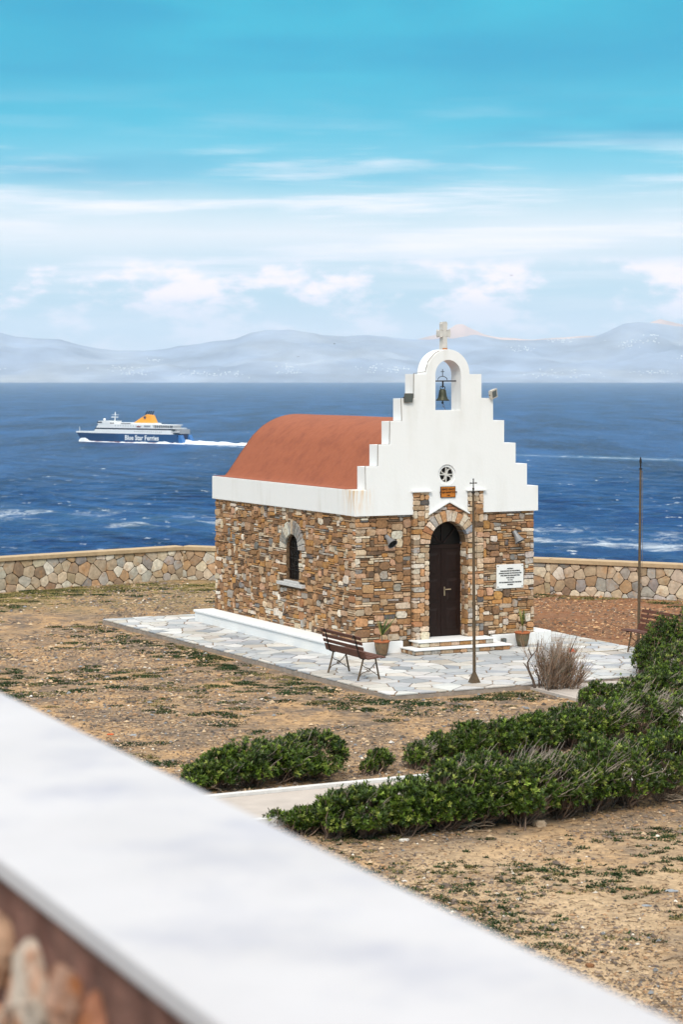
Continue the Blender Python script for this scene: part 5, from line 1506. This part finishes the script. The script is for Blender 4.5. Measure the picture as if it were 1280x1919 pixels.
    ln = rng.uniform(0.0, 2 * PI, nb); w = 0.008 + 0.009 * rng.random(nb)
    gz = ground_height(bx, by) - 0.004
    dx, dy = np.cos(ln), np.sin(ln)
    V = np.stack([np.stack([bx - dy * w, by + dx * w, gz], 1), np.stack([bx + dy * w, by - dx * w, gz], 1), np.stack([bx + dx * h * 1.3, by + dy * h * 1.3, gz + h], 1)], 1)
    base = np.where((rng.random(m_) < 0.18)[:, None], np.array(rgb(120, 112, 70))[None], np.array(rgb(46, 66, 34))[None]) * rng.uniform(0.6, 1.2, (m_, 1))
    dry = (wl > 0.35) & (rng.random(m_) < 0.65); base[dry] = np.array(rgb(136, 126, 78)) * rng.uniform(0.75, 1.15, (dry.sum(), 1))
    C = base[pi_] * rng.uniform(0.75, 1.25, (nb, 1))
    add('low_plants', V.reshape(-1, 3), np.arange(nb * 3).reshape(-1, 3), M_GRASS, col=np.repeat(C, 3, 0), kind='stuff', label='low green cushion plants and turf on the dry soil', cat='ground cover')
    # dry litter: dark twigs and straw bits
    n = 9000
    y = 1 / rng.uniform(1 / 58., 1 / 17.5, n); x = rng.uniform(-0.18, 0.18, n) * y
    kp = ~in_paved(x, y); x, y = x[kp], y[kp]; n = len(x)
    a = rng.uniform(0, 2 * PI, n); l = rng.uniform(0.015, 0.06, n)
    z = ground_height(x, y) + 0.006
    P = np.stack([np.stack([x - np.cos(a) * l, y - np.sin(a) * l, z], 1), np.stack([x, y, z + rng.uniform(0, 0.012, n)], 1), np.stack([x + np.cos(a) * l, y + np.sin(a) * l, z], 1)], 1)
    cols = np.array(rgb(120, 98, 76))[None] * rng.uniform(0.45, 1.4, (n, 1))
    V, F, C = tubes3(P, np.full((n, 3), 0.0035), cols); add('dry_litter', V, F, M_TWIG, col=C, kind='stuff', label='dry twigs and straw strewn on the soil', cat='litter')
    # single rocks and shards
    def rock(name, px, py, size, colr, lab, cat, flat=0.6, seed=0):
        r = np.random.default_rng(seed); d = 4000 * (HC - GZ) / (py - 707); x = (px - 640) / 4000 * d
        import bmesh
        bm = bmesh.new(); bmesh.ops.create_icosphere(bm, subdivisions=2, radius=1.0)
        for v in bm.verts:
            k = 1 + 0.22 * math.sin(v.co.x * 3 + seed) * math.cos(v.co.y * 4 + 1) + r.normal(0, 0.06)
            v.co = v.co * k; v.co.z = max(-0.55, min(0.7, v.co.z))
            v.co = Vector((v.co.x * size, v.co.y * size * 0.8, v.co.z * size * flat))
        me = bpy.data.meshes.new(name); bm.to_mesh(me); bm.free()
        at = me.attributes.new('col', 'FLOAT_COLOR', 'POINT'); at.data.foreach_set('color', np.tile(np.array([*colr, 1.0], np.float32), len(me.vertices)))
        me.materials.append(M_ROCK); o = bpy.data.objects.new(name, me)
        o.location = (x, d, float(ground_height(np.array([x]), np.array([d]))[0]) + 0.4 * size * flat)
        link(o, None, lab, cat)
    rock('rock', 1012, 1548, 0.085, rgb(170, 150, 128), 'fist sized brown rock on bare soil in front of the near hedge', 'rock', 0.85, 1)
    rock('pale_stone', 757, 1575, 0.066, rgb(208, 202, 194), 'flat pale stone on the soil in front of the near hedge', 'stone', 0.4, 2)
    rock('tile_fragment', 207, 1377, 0.055, rgb(196, 96, 56), 'orange clay tile fragment on the ground next to the white parapet edge', 'tile fragment', 0.3, 3)
    rock('slate_fragment', 247, 1377, 0.075, rgb(150, 154, 160), 'flat grey slate fragment on the ground next to the orange tile piece', 'slate', 0.18, 4)
    rock('slate_fragment', 1258, 1667, 0.07, rgb(142, 147, 153), 'flat blue grey slate lying near the right edge, upper of two', 'slate', 0.18, 5)
    rock('slate_fragment', 1212, 1693, 0.055, rgb(142, 147, 153), 'small blue grey slate lying on gravel, lower of two', 'slate', 0.18, 6)
    rock('brown_stone', 1106, 1812, 0.045, rgb(132, 94, 66), 'small brown stone on pale sand near the parapet', 'stone', 0.7, 7)
    # fallen dead branches
    r = np.random.default_rng(77)
    for (px, py, lab, dr) in ((385, 1478, 'dead grey branches under the left end of the rounded shrub', 1), (890, 1550, 'tangle of dead branches at the foot of the near hedge', 1), (1262, 1500, 'pale dead branch arching out of the near hedge at the right edge', -1)):
        d = 4000 * (HC - GZ) / (py - 707); x = (px - 640) / 4000 * d
        B = MB()
        for k in range(9):
            a = r.uniform(-0.5, 0.5); L_ = r.uniform(0.2, 0.42); p = [Vector((-0.15 * dr + r.normal(0, .05), r.normal(0, .08), 0.02 + 0.05 * r.random()))]
            for i in range(6): p.append(p[-1] + Vector((dr * L_ / 6 * math.cos(a), L_ / 6 * math.sin(a), r.normal(0.004, 0.016))))
            B.tube(p, [0.010 * (1 - i / 8) for i in range(7)], 5, rgb(168, 148, 128))
        o = B.obj('dead_branch', M_TWIG, None, colored=True, label=lab, cat='dead branch', group='dead branches under the shrubs'); o.location = (x, d - 0.05, GZ)
build_cover()

# ================================================================== FERRY
def build_ferry():
    M_HULL = mat('ferry_blue', rgb(0, 64, 112), 0.45, var=(0.08, 0.08)); M_WHITE = mat('ferry_white', (0.80, 0.80, 0.80), 0.5, var=(0.15, 0.05)); M_RED2 = mat('boot_red', rgb(120, 34, 40), 0.6)
    M_DARKB = mat('ferry_window_band', rgb(16, 30, 52), 0.3); M_FUN = mat('funnel_orange', rgb(240, 160, 40), 0.5); M_GREY = mat('ferry_grey', rgb(150, 152, 156), 0.6); M_NAVY = mat('ferry_navy', rgb(20, 44, 84), 0.5)
    M_FOAM = mat('sea_foam', (0.82, 0.85, 0.88), 0.9, bump=(1.2, 0.3))
    yaw = PI - math.radians(35)               # bow to the left and away
    bowd = Vector((math.cos(yaw), math.sin(yaw), 0))
    stern = Vector(((349 - 640) / 4000 * 2068, 2068, SEA_Z))
    root = empty('ferry', tuple(stern), yaw, 'blue and white passenger ferry with an orange funnel sailing left', 'ferry')
    root.scale = (1.14, 1, 1)
    L = 124.0; bm_ = 9.4
    # hull sections: x from stern 0 to bow L
    def half(x, z):       # half breadth
        t = x / L; full = bm_
        f = 1.0 if t < 0.62 else max(0.0, 1 - ((t - 0.62) / 0.38) ** 2.2)
        flare = 0.80 + 0.20 * min(1, max(0, z / 9.0)) if t > 0.55 else 1.0
        if t > 0.7: f = max(0.0, 1 - ((t - 0.62) / (0.355 + 0.03 * min(1, z / 9))) ** (1.7 + 0.6 * z / 9))
        return full * f * flare
    zs = [-1.5, 0.0, 0.9, 3.5, 6.2, 8.5]
    xs = np.concatenate([np.linspace(0, 75, 12), np.linspace(80, 124, 22)])
    def rings(zl, zh, nz_):
        V, F = [], []
        zz = np.linspace(zl, zh, nz_)
        for x in xs:
            for s in (1, -1):
                for z in zz:
                    xx = x
                    if x < 12: xx = x - 0.0 + (z / 8.5) * (12 - x) * 0.35 if z > 0 else x
                    xx = min(xx, 117.0 + 0.83 * max(z, 0)) if x > 110 else xx
                    V.append((xx, s * half(min(xx, L), z), z))
        k = 2 * nz_
        for i in range(len(xs) - 1):
            for j in range(nz_ - 1):
                a = i * k + j; b = (i + 1) * k + j
                F.append((a, a + 1, b + 1, b)); F.append((a + nz_, b + nz_, b + nz_ + 1, a + nz_ + 1))
            F.append((i * k + nz_ - 1, i * k + k - 1, (i + 1) * k + k - 1, (i + 1) * k + nz_ - 1))
        for j in range(nz_ - 1): F.append((j, j + nz_, j + nz_ + 1, j + 1))
        return V, F
    add('hull', *rings(0.9, 8.9, 6), M_HULL, root)
    add('boot_stripe', *rings(-1.5, 0.899, 3), M_RED2, root)
    def deck_block(name, x0, x1, z0, z1, material, inset=0.0, par=root, rake=0.0, n=14):
        V, F = [], []
        xx = np.linspace(x0, x1, n)
        for i, x in enumerate(xx):
            h0 = max(0.2, half(min(x, 118), 9) - inset)
            for s in (1, -1):
                V.append((x, s * h0, z0)); V.append((x - rake * (i / (n - 1)) ** 6 * (z1 - z0), s * h0, z1))
        for i in range(n - 1):
            a, b = i * 4, (i + 1) * 4
            F += [(a, a + 1, b + 1, b), (a + 2, b + 2, b + 3, a + 3), (a + 1, a + 3, b + 3, b + 1)]
        F += [(0, 2, 3, 1), ((n - 1) * 4, (n - 1) * 4 + 1, (n - 1) * 4 + 3, (n - 1) * 4 + 2)]
        return add(name, V, F, material, par)
    deck_block('bulwark', 8, 123, 8.91, 10.4, M_WHITE, 0.02, n=30)
    w = deck_block('main_deck_house', 10, 98, 10.41, 12.9, M_WHITE, 0.05, rake=0.6)
    deck_block('window_band', 10, 97, 12.91, 14.3, M_DARKB, 0.15, rake=0.6)
    up = deck_block('upper_deck_house', 30, 95.5, 14.31, 18.2, M_WHITE, 0.25, rake=0.8)
    deck_block('aft_deck', 6, 29.9, 14.31, 15.0, M_WHITE, 0.1, n=4)
    deck_block('aft_awning', 10, 30, 17.6, 18.1, M_WHITE, 0.4, n=4)
    deck_block('lower_aft_deck', 2.5, 9.9, 11.0, 11.6, M_WHITE, 0.2, n=3)
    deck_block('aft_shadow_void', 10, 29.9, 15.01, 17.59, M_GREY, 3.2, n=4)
    deck_block('bridge', 79, 94, 18.21, 21.0, M_WHITE, 0.2, rake=0.5, n=8)
    deck_block('sun_deck_house', 33, 78.9, 18.21, 19.6, M_WHITE, 1.5, n=6)
    for k in range(8): MB().box(12 + k * 2.4, 12.35 + k * 2.4, 8.8, 9.1, 15.0, 17.6).obj('awning_post', M_WHITE, root)
    bw = deck_block('bridge_window', 88, 94.2, 19.0, 20.3, M_DARKB, 0.17, n=4)
    sideY = 9.16
    for k in range(11): MB().box(72 - k * 2.9, 72.9 - k * 2.9, sideY, sideY + 0.06, 16.2, 17.0).obj('window', M_GREY, up)
    for k in range(14): MB().box(50 - k * 2.3, 50.8 - k * 2.3, 9.36, 9.44, 10.7, 11.5).obj('porthole', M_GREY, w)
    MB().box(74, 78.5, sideY + 0.05, sideY + 0.12, 18.6, 19.4).obj('side_window', M_DARKB, up)
    MB().box(33, 40, sideY, sideY + 0.1, 15.6, 17.4).obj('side_opening', M_GREY, up)
    MB().box(56, 66, 8.0, 9.2, 18.3, 19.4).obj('lifeboat', M_GREY, root)
    MB().box(44, 48, 8.8, 9.5, 15.4, 16.6).obj('lifeboat', M_RED2, root)
    # twin stern quarters and ramp
    for s in (-1, 1):
        V = [(0, s * 9.4, -0.5), (0, s * 4.2, -0.5), (4.5, s * 9.4, 8.4), (4.5, s * 4.2, 8.4), (6, s * 9.4, -0.5), (6, s * 4.2, -0.5), (6, s * 9.4, 8.4), (6, s * 4.2, 8.4)]
        V = [(x - 4.0, y, z) for x, y, z in V]
        add('stern_quarter', V, [(0, 1, 3, 2), (4, 6, 7, 5), (0, 2, 6, 4), (1, 5, 7, 3), (2, 3, 7, 6)], mat('ferry_light_blue', rgb(40, 104, 168), 0.4), root)
    MB().box(1.5, 2.5, -4.1, 4.1, 0.5, 9.5).obj('stern_ramp', M_NAVY, root)
    MB().box(0.5, 8, -6.5, 6.5, 9.6, 14.0).obj('stern_house', M_GREY, root)
    # funnel
    V = [(34, 4, 19.6), (34, -4, 19.6), (56, 3.2, 19.6), (56, -3.2, 19.6), (36.8, 3.0, 27.2), (36.8, -3.0, 27.2), (42, 2.8, 28.0), (42, -2.8, 28.0), (49, 2.8, 24.2), (49, -2.8, 24.2)]
    fn = add('funnel', V, [(0, 1, 5, 4), (4, 5, 7, 6), (6, 7, 9, 8), (8, 9, 3, 2), (0, 4, 6, 8, 2), (1, 3, 9, 7, 5)], M_FUN, root, bevel=0.4)
    sp = []
    for k in range(10):
        a = PI / 2 + k * PI / 5; r = 1.9 if k % 2 == 0 else 0.85
        sp.append((43.5 + r * math.cos(a), 24.9 + r * math.sin(a)))
    add('star_emblem', *plate([sp], lambda a, b, d: (a, 3.75 - (b - 19.6) * 0.09 + d, b), 0.0, 0.25), M_NAVY, fn)
    for k in range(4): MB().tube([(39.5 + k * 1.4, -2 + k * 1.3, 27.6), (37.2 + k * 1.4, -2 + k * 1.3, 31.4)], 0.6, 6).obj('exhaust_pipe', M_DARKB, fn)
    # mast, radar dome
    mst = MB().tube([(80, 0, 21), (79.5, 0, 30)], [0.7, 0.4], 6).box(77.5, 82.5, -2.2, 2.2, 24.4, 25.2).box(78, 81.5, -3.2, 3.2, 26.9, 27.3).obj('mast', M_WHITE, root)
    MB().lathe([(0.0, 2.6), (0.9, 2.3), (1.35, 1.4), (1.2, 0.6), (0.5, 0.0)], 10, (92, 0, 21.0)).obj('radar_dome', M_WHITE, root, smooth=True)
    MB().tube([(121, 0, 10.2), (121, 0, 15)], 0.2, 5).obj('bow_staff', M_WHITE, root)
    # lettering on the port side (faces the shore)
    from mathutils import Matrix
    R = Matrix.Rotation(PI, 4, 'Z') @ Matrix.Rotation(PI / 2, 4, 'X')
    t = text_mesh('hull_lettering', 'Blue Star Ferries', 6.6, M_WHITE, root, Matrix.Translation((42.5, 9.46, 4.9)) @ R @ Matrix.Diagonal((0.86, 1, 1, 1)), bold=0.14, depth=0.05)
    # bow wave and foam along the waterline
    rng = np.random.default_rng(66)
    V, F = [], []
    N_ = 130
    for i in range(N_):
        t = i / (N_ - 1); x = 121 - t * 128
        hb = half(min(max(x, 0), 118), 0) if x > 0 else 9.4
        out = 0.6 + 3.0 * t + 2.2 * (fbm(np.array([i * 0.21]), np.array([0.5]), 5, 3)[0])
        hgt = 0.4 + 4.2 * math.exp(-((t - 0.05) / 0.045) ** 2) + 3.4 * max(0, fbm(np.array([i * 0.16]), np.array([2.5]), 9, 3)[0] - 0.35)
        V += [(x, hb - 0.2, SEA_Z * 0 + hgt), (x - 0.5, hb + out * 0.45, hgt * 0.8), (x - 1.2, hb + out, -0.35)]
    for i in range(N_ - 1):
        a = i * 3; F += [(a, a + 1, a + 4, a + 3), (a + 1, a + 2, a + 5, a + 4)]
    fo = add('bow_wave', [(x, y, z) for x, y, z in V], F, M_FOAM, smooth=True, kind='stuff', label='white foam along the waterline of the ferry', cat='foam')
    fo.location = tuple(stern); fo.rotation_euler = (0, 0, yaw); fo.scale = (1.14, 1, 1)
    # wake roil close behind the stern
    V, F = [], []
    for i in range(60):
        for j in range(9):
            s = i * 2.2; v = (j - 4) / 4
            wd = 10 + s * 0.05
            h = (3.4 * math.exp(-s / 80) + 0.35) * (fbm(np.array([i * 0.33]), np.array([j * 0.6]), 15, 3)[0] * 1.7 - 0.15) * (1 - v * v)
            V.append((-1 - s, v * wd, max(h, -0.4) + 0.15 * (1 - v * v) - 0.25 * v * v))
    for i in range(59):
        for j in range(8):
            a = i * 9 + j; F.append((a, a + 1, a + 10, a + 9))
    fo = add('stern_wake', V, F, M_FOAM, smooth=True, kind='stuff', label='white churned wake trailing behind the ferry stern', cat='foam')
    fo.location = tuple(stern); fo.rotation_euler = (0, 0, yaw); fo.scale = (1.14, 1, 1)
build_ferry()

# ================================================================== SEA BIRDS
def build_birds():
    m = mat('bird_grey', rgb(70, 72, 80), 0.8)
    for (px, py, d, lab, rz) in ((958, 517, 420, 'tiny dark sea bird in the sky right of the cross', 0.4), (627, 645, 520, 'tiny sea bird over the far hills, nearest the cross', 1.0), (558, 669, 560, 'tiny sea bird low over the far hills, leftmost', -0.4)):
        b = empty('sea_bird', ((px - 640) / 4000 * d, d, HC - (py - 707) * d / 4000), rz, lab, 'bird', 'sea birds over the bay')
        MB().lathe([(0.0, -0.22), (0.05, -0.12), (0.07, 0.0), (0.045, 0.12), (0.0, 0.2)], 8, (0, 0, 0), (0, 1, 0)).obj('body', m, b, smooth=True)
        for s in (-1, 1):
            MB()._add([(s * .03, -.08, .02), (s * .03, .08, .02), (s * .28, .10, .12), (s * .28, -.04, .12), (s * .62, -.06, .04), (s * .03, 0, .05), (s * .28, .03, .145)],
                      [(0, 1, 2, 3), (3, 2, 4), (1, 0, 5), (1, 5, 6, 2), (5, 0, 3, 6), (6, 3, 4), (2, 6, 4)]).obj('wing', m, b)
build_birds()
